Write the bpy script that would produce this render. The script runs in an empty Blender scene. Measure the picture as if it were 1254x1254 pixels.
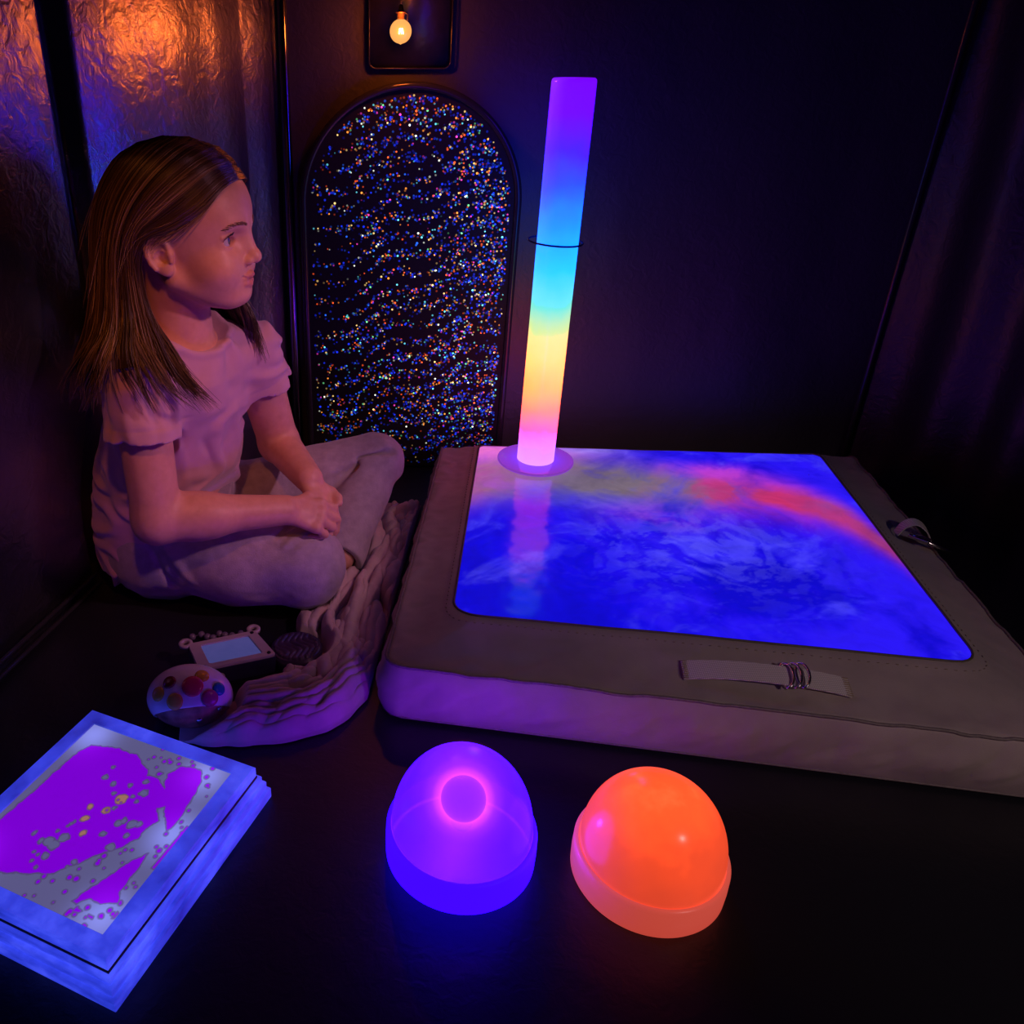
import bpy, bmesh, math, random
import numpy as np
from mathutils import Vector, Matrix

R = math.radians
rng = np.random.default_rng(7)
random.seed(7)
scene = bpy.context.scene
COL = scene.collection

# ------------------------------------------------------------------ camera
cam_d = bpy.data.cameras.new('camera')
cam = bpy.data.objects.new('camera', cam_d)
COL.objects.link(cam)
cam.location = (0, 0, 0.80)
cam.rotation_euler = (R(90 - 28.5), 0, 0)
cam_d.sensor_width = 36.0
cam_d.lens = 1050 / 1254 * 36.0
cam_d.shift_x = (627 - 450) / 1254
cam_d.clip_start = 0.02
scene.camera = cam

# ------------------------------------------------------------------ world, lights, exposure
world = bpy.data.worlds.new('world')
scene.world = world
world.use_nodes = True
world.node_tree.nodes['Background'].inputs[0].default_value = (0.10, 0.08, 0.20, 1)
world.node_tree.nodes['Background'].inputs[1].default_value = 0.006

def lamp(name, kind, loc, energy, color, size=0.1, target=None, spread=None):
    l = bpy.data.lights.new(name, kind)
    l.energy = energy
    l.color = color
    if kind == 'AREA':
        l.size = size
        if spread: l.spread = R(spread)
    else:
        l.shadow_soft_size = size
    o = bpy.data.objects.new(name, l)
    COL.objects.link(o)
    o.location = loc
    if target:
        o.rotation_euler = (Vector(target) - Vector(loc)).to_track_quat('-Z', 'Y').to_euler()
    return o
def spot(name, loc, target, energy, color, angle=50, radius=0.05, blend=0.8):
    o = lamp(name, 'SPOT', loc, energy, color, radius, target)
    o.data.spot_size = R(angle); o.data.spot_blend = blend
    return o
# added warm spot overhead, out of view, to brighten the hair and near arm
spot('warm_spot', (-0.12, 0.42, 1.16), (-0.28, 1.10, 0.40), 9.5, (1.0, 0.25, 0.05), 32, 0.03, 1.0)
# spots added out of view on the right to brighten girl and mat front
spot('pink_spot', (0.80, 0.62, 0.98), (-0.12, 1.15, 0.36), 23.0, (1.0, 0.38, 0.60), 35, 0.04)
spot('pale_spot', (1.00, -0.25, 1.05), (0.62, 0.86, 0.06), 15.0, (1.0, 0.72, 0.70), 46, 0.06, 1.0)

scene.view_settings.view_transform = 'Standard'
scene.view_settings.look = 'None'
scene.view_settings.exposure = 0.0
scene.view_settings.gamma = 1.0
scene.view_settings.use_curve_mapping = False

# ------------------------------------------------------------------ helpers
def tag(o, label=None, cat=None, group=None, kind=None):
    if label: o['label'] = label
    if cat: o['category'] = cat
    if group: o['group'] = group
    if kind: o['kind'] = kind
    return o

def thing(name, label, cat, loc=(0, 0, 0), rotz=0, group=None):
    o = bpy.data.objects.new(name, None)
    COL.objects.link(o)
    o.empty_display_size = 0.05
    o.location = loc
    o.rotation_euler = (0, 0, rotz)
    return tag(o, label, cat, group)

def link(name, me, mat, parent=None, smooth=True, label=None):
    o = bpy.data.objects.new(name, me)
    COL.objects.link(o)
    if mat: me.materials.append(mat)
    if smooth:
        me.polygons.foreach_set('use_smooth', np.ones(len(me.polygons), dtype=bool))
    if parent: o.parent = parent
    if label: o['label'] = label
    return o

def mesh_np(name, V, F):
    """V (n,3), F (m,k) int arrays with constant k"""
    me = bpy.data.meshes.new(name)
    V = np.asarray(V, dtype=np.float32); F = np.asarray(F, dtype=np.int32)
    k = F.shape[1]
    me.vertices.add(len(V)); me.vertices.foreach_set('co', V.ravel())
    me.loops.add(F.size); me.loops.foreach_set('vertex_index', F.ravel())
    me.polygons.add(len(F))
    me.polygons.foreach_set('loop_start', np.arange(0, F.size, k, dtype=np.int32))
    me.update(calc_edges=True)
    return me

def set_color(me, name, C):
    a = me.color_attributes.new(name, 'FLOAT_COLOR', 'POINT')
    C = np.asarray(C, dtype=np.float32)
    if C.shape[1] == 3: C = np.concatenate([C, np.ones((len(C), 1), np.float32)], 1)
    a.data.foreach_set('color', C.ravel())

def set_float(me, name, A):
    a = me.attributes.new(name, 'FLOAT', 'POINT')
    a.data.foreach_set('value', np.asarray(A, dtype=np.float32).ravel())

def bm_obj(name, bm, mat, parent=None, smooth=True, label=None, autosmooth=None):
    me = bpy.data.meshes.new(name)
    bmesh.ops.recalc_face_normals(bm, faces=bm.faces)
    bm.to_mesh(me); bm.free()
    o = link(name, me, mat, parent, smooth, label)
    if autosmooth:
        try: me.set_sharp_from_angle(angle=R(autosmooth))
        except Exception: pass
    return o

def bm_box(bm, c, s, rotz=0, bevel=0, seg=2):
    r = bmesh.ops.create_cube(bm, size=1)
    vs = r['verts']
    bmesh.ops.scale(bm, vec=s, verts=vs)
    if rotz: bmesh.ops.rotate(bm, cent=(0, 0, 0), matrix=Matrix.Rotation(rotz, 3, 'Z'), verts=vs)
    bmesh.ops.translate(bm, vec=c, verts=vs)
    if bevel:
        es = list({e for v in vs for e in v.link_edges})
        bmesh.ops.bevel(bm, geom=es, offset=bevel, segments=seg, affect='EDGES', profile=0.5)

def lathe_bm(bm, prof, n=96, c=(0, 0, 0)):
    rings = []
    for (r, z) in prof:
        if r < 1e-6:
            rings.append([bm.verts.new((c[0], c[1], c[2] + z))])
        else:
            rings.append([bm.verts.new((c[0] + r * math.cos(2 * math.pi * i / n), c[1] + r * math.sin(2 * math.pi * i / n), c[2] + z)) for i in range(n)])
    for a, b in zip(rings[:-1], rings[1:]):
        for i in range(n):
            j = (i + 1) % n
            if len(a) == 1 and len(b) == 1: continue
            if len(a) == 1: bm.faces.new((a[0], b[i], b[j]))
            elif len(b) == 1: bm.faces.new((a[i], a[j], b[0]))
            else: bm.faces.new((a[i], a[j], b[j], b[i]))

def tube_arrays(P, rad, n=8, closed=False, cap=True, off=0):
    """one tube along the points P"""
    P = np.asarray(P, float); m = len(P)
    rad = np.broadcast_to(np.asarray(rad, float), (m,))
    if closed: T = np.roll(P, -1, 0) - np.roll(P, 1, 0)
    else: T = np.gradient(P, axis=0)
    T /= np.linalg.norm(T, axis=1, keepdims=True) + 1e-12
    up = np.array([0, 0, 1.0])
    if abs(T[0] @ up) > 0.9: up = np.array([1.0, 0, 0])
    N = np.cross(T[0], up); N /= np.linalg.norm(N)
    V = []
    for i in range(m):
        N = N - T[i] * (N @ T[i]); N /= np.linalg.norm(N) + 1e-12
        B = np.cross(T[i], N)
        a = np.arange(n) * 2 * np.pi / n
        V.append(P[i] + rad[i] * (np.cos(a)[:, None] * N + np.sin(a)[:, None] * B))
    V = np.concatenate(V)
    F = []
    for i in range(m if closed else m - 1):
        i2 = (i + 1) % m
        for j in range(n):
            j2 = (j + 1) % n
            F.append((i * n + j, i * n + j2, i2 * n + j2, i2 * n + j))
    if cap and not closed:
        V = np.concatenate([V, P[:1], P[-1:]])
        a, b = m * n, m * n + 1
        for j in range(n):
            j2 = (j + 1) % n
            F.append((a, j2, j, a)); F.append((b, (m - 1) * n + j, (m - 1) * n + j2, b))
    return V, [tuple(x + off for x in f) for f in F]

def bm_tube(bm, P, rad, n=8, closed=False):
    V, F = tube_arrays(P, rad, n, closed)
    vs = [bm.verts.new(v) for v in V]
    for f in F:
        f2 = []
        for x in f:
            if x not in f2: f2.append(x)
        try: bm.faces.new([vs[x] for x in f2])
        except ValueError: pass

def catmull(P, n):
    P = np.asarray(P, float)
    Q = np.concatenate([2 * P[:1] - P[1:2], P, 2 * P[-1:] - P[-2:-1]])
    t = np.linspace(0, len(P) - 1 - 1e-6, n)
    i = t.astype(int); f = (t - i)[:, None]
    p0, p1, p2, p3 = Q[i], Q[i + 1], Q[i + 2], Q[i + 3]
    return 0.5 * (2 * p1 + (p2 - p0) * f + (2 * p0 - 5 * p1 + 4 * p2 - p3) * f ** 2 + (3 * p1 - p0 - 3 * p2 + p3) * f ** 3)

# ---- value noise in numpy
_perm = np.random.default_rng(3).random((64, 64, 64)).astype(np.float32)
def vnoise(x, y, z):
    x, y, z = np.broadcast_arrays(np.asarray(x, float), np.asarray(y, float), np.asarray(z, float))
    xi, yi, zi = np.floor(x).astype(int), np.floor(y).astype(int), np.floor(z).astype(int)
    fx, fy, fz = x - xi, y - yi, z - zi
    fx, fy, fz = fx * fx * (3 - 2 * fx), fy * fy * (3 - 2 * fy), fz * fz * (3 - 2 * fz)
    g = lambda a, b, c: _perm[(xi + a) & 63, (yi + b) & 63, (zi + c) & 63]
    l = lambda a, b, t: a + (b - a) * t
    return l(l(l(g(0, 0, 0), g(1, 0, 0), fx), l(g(0, 1, 0), g(1, 1, 0), fx), fy),
             l(l(g(0, 0, 1), g(1, 0, 1), fx), l(g(0, 1, 1), g(1, 1, 1), fx), fy), fz)
def fbm(x, y, z, o=4, gain=0.5):
    s, a, t = 0, 1.0, 0
    for k in range(o):
        s = s + a * (vnoise(x * 2 ** k + 7.3 * k, y * 2 ** k + 3.1 * k, z * 2 ** k) - 0.5)
        t += a; a *= gain
    return s / t
def sstep(a, b, x):
    t = np.clip((x - a) / (b - a), 0, 1)
    return t * t * (3 - 2 * t)

# ---- signed distance fields -> mesh
def seg_d(X, Y, Z, p, q):
    p = np.asarray(p, float); q = np.asarray(q, float); d = q - p
    t = np.clip(((X - p[0]) * d[0] + (Y - p[1]) * d[1] + (Z - p[2]) * d[2]) / (d @ d + 1e-12), 0, 1)
    return np.sqrt((X - p[0] - t * d[0]) ** 2 + (Y - p[1] - t * d[1]) ** 2 + (Z - p[2] - t * d[2]) ** 2), t
class Field:
    def __init__(s, lo, hi, h):
        s.lo = np.array(lo, float); s.h = h
        s.n = np.ceil((np.array(hi) - s.lo) / h).astype(int) + 1
        s.d = np.full(s.n, 0.5, np.float32)
    def sub(s, lo, hi):
        a = np.clip(np.floor((np.array(lo) - s.lo) / s.h).astype(int), 0, s.n)
        b = np.clip(np.ceil((np.array(hi) - s.lo) / s.h).astype(int) + 1, 0, s.n)
        sl = tuple(slice(i, j) for i, j in zip(a, b))
        ax = [(s.lo[i] + s.h * np.arange(a[i], b[i])).astype(np.float32) for i in range(3)]
        return sl, ax[0][:, None, None], ax[1][None, :, None], ax[2][None, None, :]
    def op(s, lo, hi, fn, k=0.0, mode='add'):
        sl, X, Y, Z = s.sub(lo, hi)
        if 0 in s.d[sl].shape: return
        b = fn(X, Y, Z).astype(np.float32); a = s.d[sl]
        if mode == 'add':
            if k > 0:
                h = np.clip(0.5 + 0.5 * (a - b) / k, 0, 1); s.d[sl] = a + (b - a) * h - k * h * (1 - h)
            else: s.d[sl] = np.minimum(a, b)
        elif mode == 'sub':
            b = -b
            if k > 0:
                h = np.clip(0.5 - 0.5 * (a - b) / k, 0, 1); s.d[sl] = a + (b - a) * h + k * h * (1 - h)
            else: s.d[sl] = np.maximum(a, b)
        elif mode == 'disp': s.d[sl] = a + b
    def cone(s, p, q, r0, r1, k=0.01, mode='add'):
        p = np.asarray(p, float); q = np.asarray(q, float); m = max(r0, r1) + k + 0.012
        def fn(X, Y, Z):
            d, t = seg_d(X, Y, Z, p, q)
            return d - (r0 + (r1 - r0) * t)
        s.op(np.minimum(p, q) - m, np.maximum(p, q) + m, fn, k, mode)
    def chain(s, pts, rads, k=0.01, mode='add'):
        for i in range(len(pts) - 1): s.cone(pts[i], pts[i + 1], rads[i], rads[i + 1], k if i == 0 else max(min(k, 0.006), 0.002), mode)
    def ell(s, c, r, k=0.01, mode='add', rot=None):
        c = np.asarray(c, float); r = np.asarray(r, float); m = r.max() + k + 0.012
        M = None if rot is None else np.array(rot)
        def fn(X, Y, Z):
            x, y, z = X - c[0], Y - c[1], Z - c[2]
            if M is not None:
                x, y, z = M[0, 0] * x + M[1, 0] * y + M[2, 0] * z, M[0, 1] * x + M[1, 1] * y + M[2, 1] * z, M[0, 2] * x + M[1, 2] * y + M[2, 2] * z
            k0 = np.sqrt((x / r[0]) ** 2 + (y / r[1]) ** 2 + (z / r[2]) ** 2)
            k1 = np.sqrt((x / r[0] ** 2) ** 2 + (y / r[1] ** 2) ** 2 + (z / r[2] ** 2) ** 2) + 1e-9
            return k0 * (k0 - 1) / k1
        s.op(c - m, c + m, fn, k, mode)
    def fold(s, p, q, w, h):
        """a raised (h>0) or sunk (h<0) crease along p-q"""
        p = np.asarray(p, float); q = np.asarray(q, float); m = w * 2.6
        def fn(X, Y, Z):
            d, t = seg_d(X, Y, Z, p, q)
            return -h * np.exp(-(d / w) ** 2) * np.sin(np.pi * np.clip(t * 0.9 + 0.05, 0, 1)) ** 0.6
        s.op(np.minimum(p, q) - m, np.maximum(p, q) + m, fn, 0, 'disp')
    def mesh(s):
        d = s.d; n = np.array(d.shape)
        neg = d < 0
        c = np.zeros(n - 1, np.int8)
        for i in (0, 1):
            for j in (0, 1):
                for k in (0, 1):
                    c += neg[i:n[0] - 1 + i, j:n[1] - 1 + j, k:n[2] - 1 + k]
        cells = np.argwhere((c > 0) & (c < 8))
        idx = np.full(n - 1, -1, np.int32); idx[tuple(cells.T)] = np.arange(len(cells))
        acc = np.zeros((len(cells), 3)); cnt = np.zeros(len(cells))
        offs = [(i, j, k) for i in (0, 1) for j in (0, 1) for k in (0, 1)]
        for a in offs:
            for ax in range(3):
                if a[ax]: continue
                b = list(a); b[ax] = 1
                da = d[tuple((cells + a).T)].astype(float); db = d[tuple((cells + b).T)].astype(float)
                m = (da < 0) != (db < 0)
                t = np.where(m, da / np.where(m, da - db, 1), 0)
                p = np.repeat(np.array([a], float), len(cells), 0); p[:, ax] += t
                acc[m] += p[m]; cnt[m] += 1
        V = (cells + acc / cnt[:, None]) * s.h + s.lo
        F = []
        for ax in range(3):
            sl = [slice(1, None) if i != ax else slice(0, None) for i in range(3)]
            A = neg.take(range(0, n[ax] - 1), ax); B = neg.take(range(1, n[ax]), ax)
            e = np.argwhere(A != B)
            u, v = [i for i in range(3) if i != ax]
            ok = (e[:, u] > 0) & (e[:, v] > 0) & (e[:, u] < n[u] - 1) & (e[:, v] < n[v] - 1)
            e = e[ok]
            q = []
            for du, dv in ((-1, -1), (0, -1), (0, 0), (-1, 0)):
                f = e.copy(); f[:, u] += du; f[:, v] += dv
                q.append(idx[tuple(f.T)])
            q = np.stack(q, 1)
            flip = A[tuple(e.T)] if ax != 1 else ~A[tuple(e.T)]
            q[~flip] = q[~flip][:, ::-1]
            F.append(q)
        F = np.concatenate(F); F = F[(F >= 0).all(1)]
        return V, F

def smooth_verts(V, F, it=2, lam=0.5):
    V = V.copy()
    E = np.concatenate([F[:, [0, 1]], F[:, [1, 2]], F[:, [2, 3]], F[:, [3, 0]]])
    for _ in range(it):
        for l in (lam, -lam * 0.95):
            a = np.zeros_like(V); c = np.zeros(len(V))
            np.add.at(a, E[:, 0], V[E[:, 1]]); np.add.at(c, E[:, 0], 1)
            np.add.at(a, E[:, 1], V[E[:, 0]]); np.add.at(c, E[:, 1], 1)
            V += l * (a / np.maximum(c, 1)[:, None] - V)
    return V

# ------------------------------------------------------------------ materials
class NT:
    def __init__(s, name):
        s.m = bpy.data.materials.new(name); s.m.use_nodes = True
        s.t = s.m.node_tree; s.n = s.t.nodes; s.b = s.n['Principled BSDF']; s.out = s.n['Material Output']
    def node(s, typ, **kw):
        x = s.n.new(typ)
        for k, v in kw.items():
            if k.startswith('i_'): x.inputs[k[2:].replace('_', ' ')].default_value = v
            else: setattr(x, k, v)
        return x
    def l(s, a, b): s.t.links.new(a, b)
    def coord(s, which='Object', scale=(1, 1, 1)):
        tc = s.node('ShaderNodeTexCoord'); mp = s.node('ShaderNodeMapping')
        mp.inputs['Scale'].default_value = scale
        s.l(tc.outputs[which], mp.inputs['Vector']); return mp.outputs['Vector']
    def noise(s, vec, scale, detail=4, rough=0.5, dist=0.0):
        x = s.node('ShaderNodeTexNoise'); x.inputs['Scale'].default_value = scale
        x.inputs['Detail'].default_value = detail; x.inputs['Roughness'].default_value = rough
        x.inputs['Distortion'].default_value = dist
        s.l(vec, x.inputs['Vector']); return x
    def ramp(s, fac, stops, interp='LINEAR'):
        x = s.node('ShaderNodeValToRGB'); cr = x.color_ramp; cr.interpolation = interp
        while len(cr.elements) < len(stops): cr.elements.new(0.5)
        for e, (p, c) in zip(cr.elements, stops):
            e.position = p; e.color = (c, c, c, 1) if isinstance(c, (int, float)) else (*c, 1)
        s.l(fac, x.inputs['Fac']); return x.outputs['Color']
    def bump(s, h, strength=0.3, dist=0.01, normal=None):
        x = s.node('ShaderNodeBump'); x.inputs['Strength'].default_value = strength; x.inputs['Distance'].default_value = dist
        s.l(h, x.inputs['Height'])
        if normal: s.l(normal, x.inputs['Normal'])
        s.l(x.outputs['Normal'], s.b.inputs['Normal']); return x.outputs['Normal']
    def attr(s, name):
        x = s.node('ShaderNodeAttribute'); x.attribute_name = name; return x
    def math(s, op, a, b=None, clamp=False):
        x = s.node('ShaderNodeMath', operation=op); x.use_clamp = clamp
        for i, v in enumerate((a, b)):
            if v is None: continue
            if isinstance(v, (int, float)): x.inputs[i].default_value = v
            else: s.l(v, x.inputs[i])
        return x.outputs[0]
    def mix(s, fac, a, b, mode='MIX'):
        x = s.node('ShaderNodeMix', data_type='RGBA', blend_type=mode)
        for i, v in ((0, fac), (6, a), (7, b)):
            if isinstance(v, (int, float)): x.inputs[i].default_value = v
            elif isinstance(v, tuple): x.inputs[i].default_value = (*v, 1)
            else: s.l(v, x.inputs[i])
        return x.outputs[2]
    def set(s, **kw):
        for k, v in kw.items():
            i = s.b.inputs[k.replace('_', ' ')]
            i.default_value = (*v, 1) if isinstance(v, tuple) and len(v) == 3 else v
        return s

def simple(name, color, rough=0.5, metal=0.0, noise_amt=0.15, noise_scale=40, bump=0.0, emit=None, estr=0.0, spec=0.5):
    m = NT(name); v = m.coord()
    nz = m.noise(v, noise_scale, 4)
    c = m.ramp(nz.outputs['Fac'], [(0.3, tuple(x * (1 - noise_amt) for x in color)), (0.7, tuple(min(1, x * (1 + noise_amt)) for x in color))])
    m.l(c, m.b.inputs['Base Color'])
    m.set(Roughness=rough, Metallic=metal)
    m.b.inputs['Specular IOR Level'].default_value = spec
    if bump: m.bump(nz.outputs['Fac'], bump, 0.002)
    if emit:
        m.b.inputs['Emission Color'].default_value = (*emit, 1); m.b.inputs['Emission Strength'].default_value = estr
    return m.m

def foil(name, color, rough, metal, bump, scale=(1, 1, 1), bdist=0.004):
    m = NT(name); v = m.coord(scale=scale)
    a = m.noise(v, 55, 3, 0.6, 0.8); b = m.noise(v, 9, 3, 0.5, 0.4)
    h = m.math('ADD', a.outputs['Fac'], m.math('MULTIPLY', b.outputs['Fac'], 2.0))
    m.bump(h, bump, bdist)
    m.set(Base_Color=color, Roughness=rough, Metallic=metal)
    return m.m

def fabric(name, color, rough=0.85, weave=900, bump=0.25, var=0.2, vscale=14, sheen=0.2):
    m = NT(name); v = m.coord()
    big = m.noise(v, vscale, 5, 0.6)
    c = m.ramp(big.outputs['Fac'], [(0.3, tuple(x * (1 - var) for x in color)), (0.72, tuple(min(1, x * (1 + var)) for x in color))])
    m.l(c, m.b.inputs['Base Color'])
    w = m.noise(v, weave, 2, 0.6)
    m.bump(w.outputs['Fac'], bump, 0.0012)
    m.set(Roughness=rough); m.b.inputs['Sheen Weight'].default_value = sheen
    m.b.inputs['Specular IOR Level'].default_value = 0.25
    return m.m

# ================================================================== SETTING
def struct(name, me, mat, parent=None, smooth=True):
    o = link(name, me, mat, parent, smooth)
    if parent is None: o['kind'] = 'structure'
    return o

def grid_faces(nu, nv, off=0):
    i, j = np.meshgrid(np.arange(nu - 1), np.arange(nv - 1), indexing='ij')
    a = (i * nv + j).ravel() + off
    return np.stack([a, a + nv, a + nv + 1, a + 1], 1)

M_floor = NT('black_vinyl_floor')
_v = M_floor.coord()
_n1 = M_floor.noise(_v, 60, 4, 0.6, 0.5); _n2 = M_floor.noise(_v, 6, 3, 0.5)
M_floor.bump(M_floor.math('ADD', _n1.outputs['Fac'], M_floor.math('MULTIPLY', _n2.outputs['Fac'], 1.5)), 0.22, 0.003)
M_floor.set(Base_Color=(0.012, 0.012, 0.018), Roughness=0.38)
M_wall = foil('black_tent_foil', (0.075, 0.075, 0.085), 0.5, 0.35, 0.35)
M_foil = foil('dark_reflective_foil', (0.42, 0.42, 0.46), 0.31, 1.0, 0.36)
M_pipe = simple('glossy_black_piping', (0.03, 0.03, 0.035), 0.18, 0.0, 0.1)
M_poleg = simple('polished_dark_pole', (0.30, 0.30, 0.33), 0.16, 1.0, 0.1)
M_blackp = simple('black_plastic', (0.012, 0.012, 0.015), 0.35)

V = np.array([(-1.1, -0.9, 0), (1.9, -0.9, 0), (1.9, 1.75, 0), (-1.1, 1.75, 0)])
gx, gy = np.meshgrid(np.linspace(-1.1, 1.9, 90), np.linspace(-0.9, 1.70, 80), indexing='ij')
gz = 0.0025 * fbm(gx * 4, gy * 4, 0.3, 3)
gz -= gz.max()
struct('floor', mesh_np('floor', np.stack([gx, gy, gz], -1).reshape(-1, 3), grid_faces(90, 80)), M_floor.m)

def wall_sheet(name, plan, mat, top=None, amp=0.006, period=0.14, ztop=1.5, seed=0.0, nz=70, rough=0.010):
    plan = np.asarray(plan, float); top = plan if top is None else np.asarray(top, float)
    L = np.concatenate([[0], np.cumsum(np.linalg.norm(np.diff(plan, axis=0), axis=1))])
    s = np.unique(np.concatenate([np.linspace(0, L[-1], int(L[-1] / 0.012)), L]))
    x = np.interp(s, L, plan[:, 0]); y = np.interp(s, L, plan[:, 1])
    xt = np.interp(s, L, top[:, 0]); yt = np.interp(s, L, top[:, 1])
    tx, ty = np.gradient(x, s), np.gradient(y, s); tl = np.hypot(tx, ty)
    nx, ny = -ty / tl, tx / tl
    z = np.linspace(0, ztop, nz)
    S, Z = np.meshgrid(s, z, indexing='ij')
    d = amp * np.sin(2 * np.pi * (S / period + 0.35 * np.sin(Z * 2.1 + seed) + seed)) * (0.5 + 0.5 * fbm(S * 3 + seed, Z * 1.2, seed, 2) + 0.3)
    d += rough * fbm(S * 7 + seed, Z * 3, seed, 3)
    f = sstep(0.10, 0.46, Z)
    X = x[:, None] * (1 - f) + xt[:, None] * f + nx[:, None] * d; Y = y[:, None] * (1 - f) + yt[:, None] * f + ny[:, None] * d
    return struct(name, mesh_np(name, np.stack([X, Y, Z], -1).reshape(-1, 3), grid_faces(len(s), nz)), mat)

wall_sheet('wall_back', [(-0.155, 1.70), (1.04, 1.70)], M_wall, amp=0.0015, period=0.3, seed=0.4)
wall_sheet('wall_left', [(-0.157, 1.70), (-0.25, 1.57), (-0.36, 1.44), (-0.45, 1.335), (-0.505, 1.255), (-0.505, 1.235), (-0.465, 1.225), (-0.607, 0.77), (-0.76, 0.30)],
           M_foil, [(-0.157, 1.70), (-0.210, 1.62), (-0.270, 1.48), (-0.330, 1.34), (-0.376, 1.235), (-0.402, 1.230), (-0.405, 1.215), (-0.548, 0.76), (-0.70, 0.30)], amp=0.0012, seed=1.7, rough=0.0035)
wall_sheet('wall_right', [(1.04, 1.70), (1.22, 1.25), (1.45, 0.45)], foil('black_pleated_foil', (0.03, 0.03, 0.035), 0.42, 0.4, 0.35), amp=0.012, period=0.16, seed=4.1)

bm = bmesh.new(); bm_tube(bm, [(-0.146, 1.688, z) for z in np.linspace(0, 1.5, 12)], 0.0085, 16)
o = bm_obj('trim_1', bm, M_poleg); o['kind'] = 'structure'
bm = bmesh.new(); bm_tube(bm, [(1.028, 1.686, z) for z in np.linspace(0, 1.5, 12)], 0.006, 12)
o = bm_obj('trim_2', bm, M_pipe); o['kind'] = 'structure'
bm = bmesh.new()
for dz, dx in ((0.006, 0.010), (0.022, 0.004)):
    bm_tube(bm, [(-0.460 + dx, 1.215, dz), (-0.532 + dx, 0.98, dz), (-0.603 + dx, 0.755, dz), (-0.75 + dx, 0.31, dz)], 0.004, 8)
o = bm_obj('baseboard_left', bm, M_pipe); o['kind'] = 'structure'

# window flap behind the bulb
wx0, wx1, wz0, wz1, wy = 0.003, 0.145, 0.766, 1.05, 1.688
bm = bmesh.new(); bm_box(bm, ((wx0 + wx1) / 2, wy + 0.004, (wz0 + wz1) / 2), (wx1 - wx0, 0.003, wz1 - wz0))
win = bm_obj('window_1', bm, simple('dark_window_vinyl', (0.03, 0.028, 0.03), 0.3, 0.0, 0.2, 90, 0.3)); win['kind'] = 'structure'
bm = bmesh.new()
rr = 0.012; path = []
for (cx, cz, a0) in ((wx0 + rr, wz0 + rr, 180), (wx1 - rr, wz0 + rr, 270), (wx1 - rr, wz1 - rr, 0), (wx0 + rr, wz1 - rr, 90)):
    for a in np.linspace(a0, a0 + 90, 6): path.append((cx + rr * math.cos(R(a)), wy - 0.001, cz + rr * math.sin(R(a))))
bm_tube(bm, path, 0.0016, 8, closed=True)
bm_obj('window_frame', bm, M_pipe, win)

# ================================================================== SPARKLE PANEL
ax, az, ar = 0.080, 0.540, 0.194
def arch_path(r, z0, y, n=40):
    return [(ax - r, y, z0)] + [(ax + r * math.cos(a), y, az + r * math.sin(a)) for a in np.linspace(math.pi, 0, n)] + [(ax + r, y, z0)]
sp = thing('sparkle_panel', 'tall arched black panel covered in tiny coloured points of light on the back wall', 'light panel', (ax, 1.68, 0))
def rel(o, root):           # keep world placement under a root
    o.matrix_parent_inverse = Matrix.Translation(root.location).inverted() if not root.rotation_euler.z else root.matrix_basis.inverted()
    return o
bm = bmesh.new()
fr = [bm.verts.new(p) for p in arch_path(ar, 0.004, 1.676)]
bm.faces.new(fr)
ret = bmesh.ops.extrude_face_region(bm, geom=bm.faces[:])
bmesh.ops.translate(bm, vec=(0, 0.010, 0), verts=[g for g in ret['geom'] if isinstance(g, bmesh.types.BMVert)])
rel(bm_obj('backing', bm, simple('black_carpet_backing', (0.006, 0.006, 0.012), 0.8, 0, 0.3, 200, 0.2), sp, smooth=False), sp)
bm = bmesh.new()
P = arch_path(ar + 0.006, 0.0, 1.674, 60)
P = [(P[0][0], 1.674, z) for z in np.linspace(0, az - 0.02, 10)] + P[1:-1] + [(P[-1][0], 1.674, z) for z in np.linspace(az - 0.02, 0, 10)]
bm_tube(bm, P, 0.0065, 12)
rel(bm_obj('arch_frame', bm, M_pipe, sp), sp)
# points of light
mp = NT('light_point_glow')
at = mp.attr('Col')
mp.l(at.outputs['Color'], mp.b.inputs['Emission Color']); mp.b.inputs['Emission Strength'].default_value = 1.0
mp.set(Base_Color=(0.0, 0.0, 0.0), Roughness=0.6)
N = 17000
px = rng.uniform(-ar, ar, N); pz = rng.uniform(0.012, az + ar, N)
ok = (np.hypot(px, np.maximum(pz - az, 0)) < ar - 0.009)
px, pz = px[ok], pz[ok]
# the fibres sit in woven wavy rows: denser to the right and along slanted ripples
row = np.sin((pz * 1.0 - px * 0.35 + 0.012 * np.sin(px * 40)) * 2 * np.pi / 0.034)
dens = 0.26 + 0.34 * row + 0.9 * fbm(px * 14, pz * 14, 1.0, 3) + 0.35 * (px / ar) * 0.6 + 0.12
keep = rng.random(len(px)) < np.clip(dens, 0.05, 1)
px, pz = px[keep], pz[keep]
n = len(px)
pal = np.array([(0.01, 0.04, 1.0), (0.02, 0.15, 1.0), (1.0, 0.10, 0.02), (1.0, 0.30, 0.04), (1.0, 0.65, 0.22), (0.9, 0.95, 0.8), (0.15, 0.8, 1.0), (0.8, 0.05, 0.45), (0.2, 0.9, 0.35)])
which = rng.choice(len(pal), n, p=[0.44, 0.13, 0.12, 0.09, 0.07, 0.04, 0.05, 0.04, 0.02])
bri = np.exp(rng.normal(-1.35, 0.9, n)); bri = np.clip(bri * 1.4, 0.04, 2.0)
bri[which >= 2] *= 1.5
bri *= np.where(pz < 0.16, sstep(-0.03, 0.16, pz), 1) * (0.75 + 0.25 * px / ar)
rad = np.where(which < 2, 0.0022, 0.0019) * rng.uniform(0.75, 1.15, n)
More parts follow.
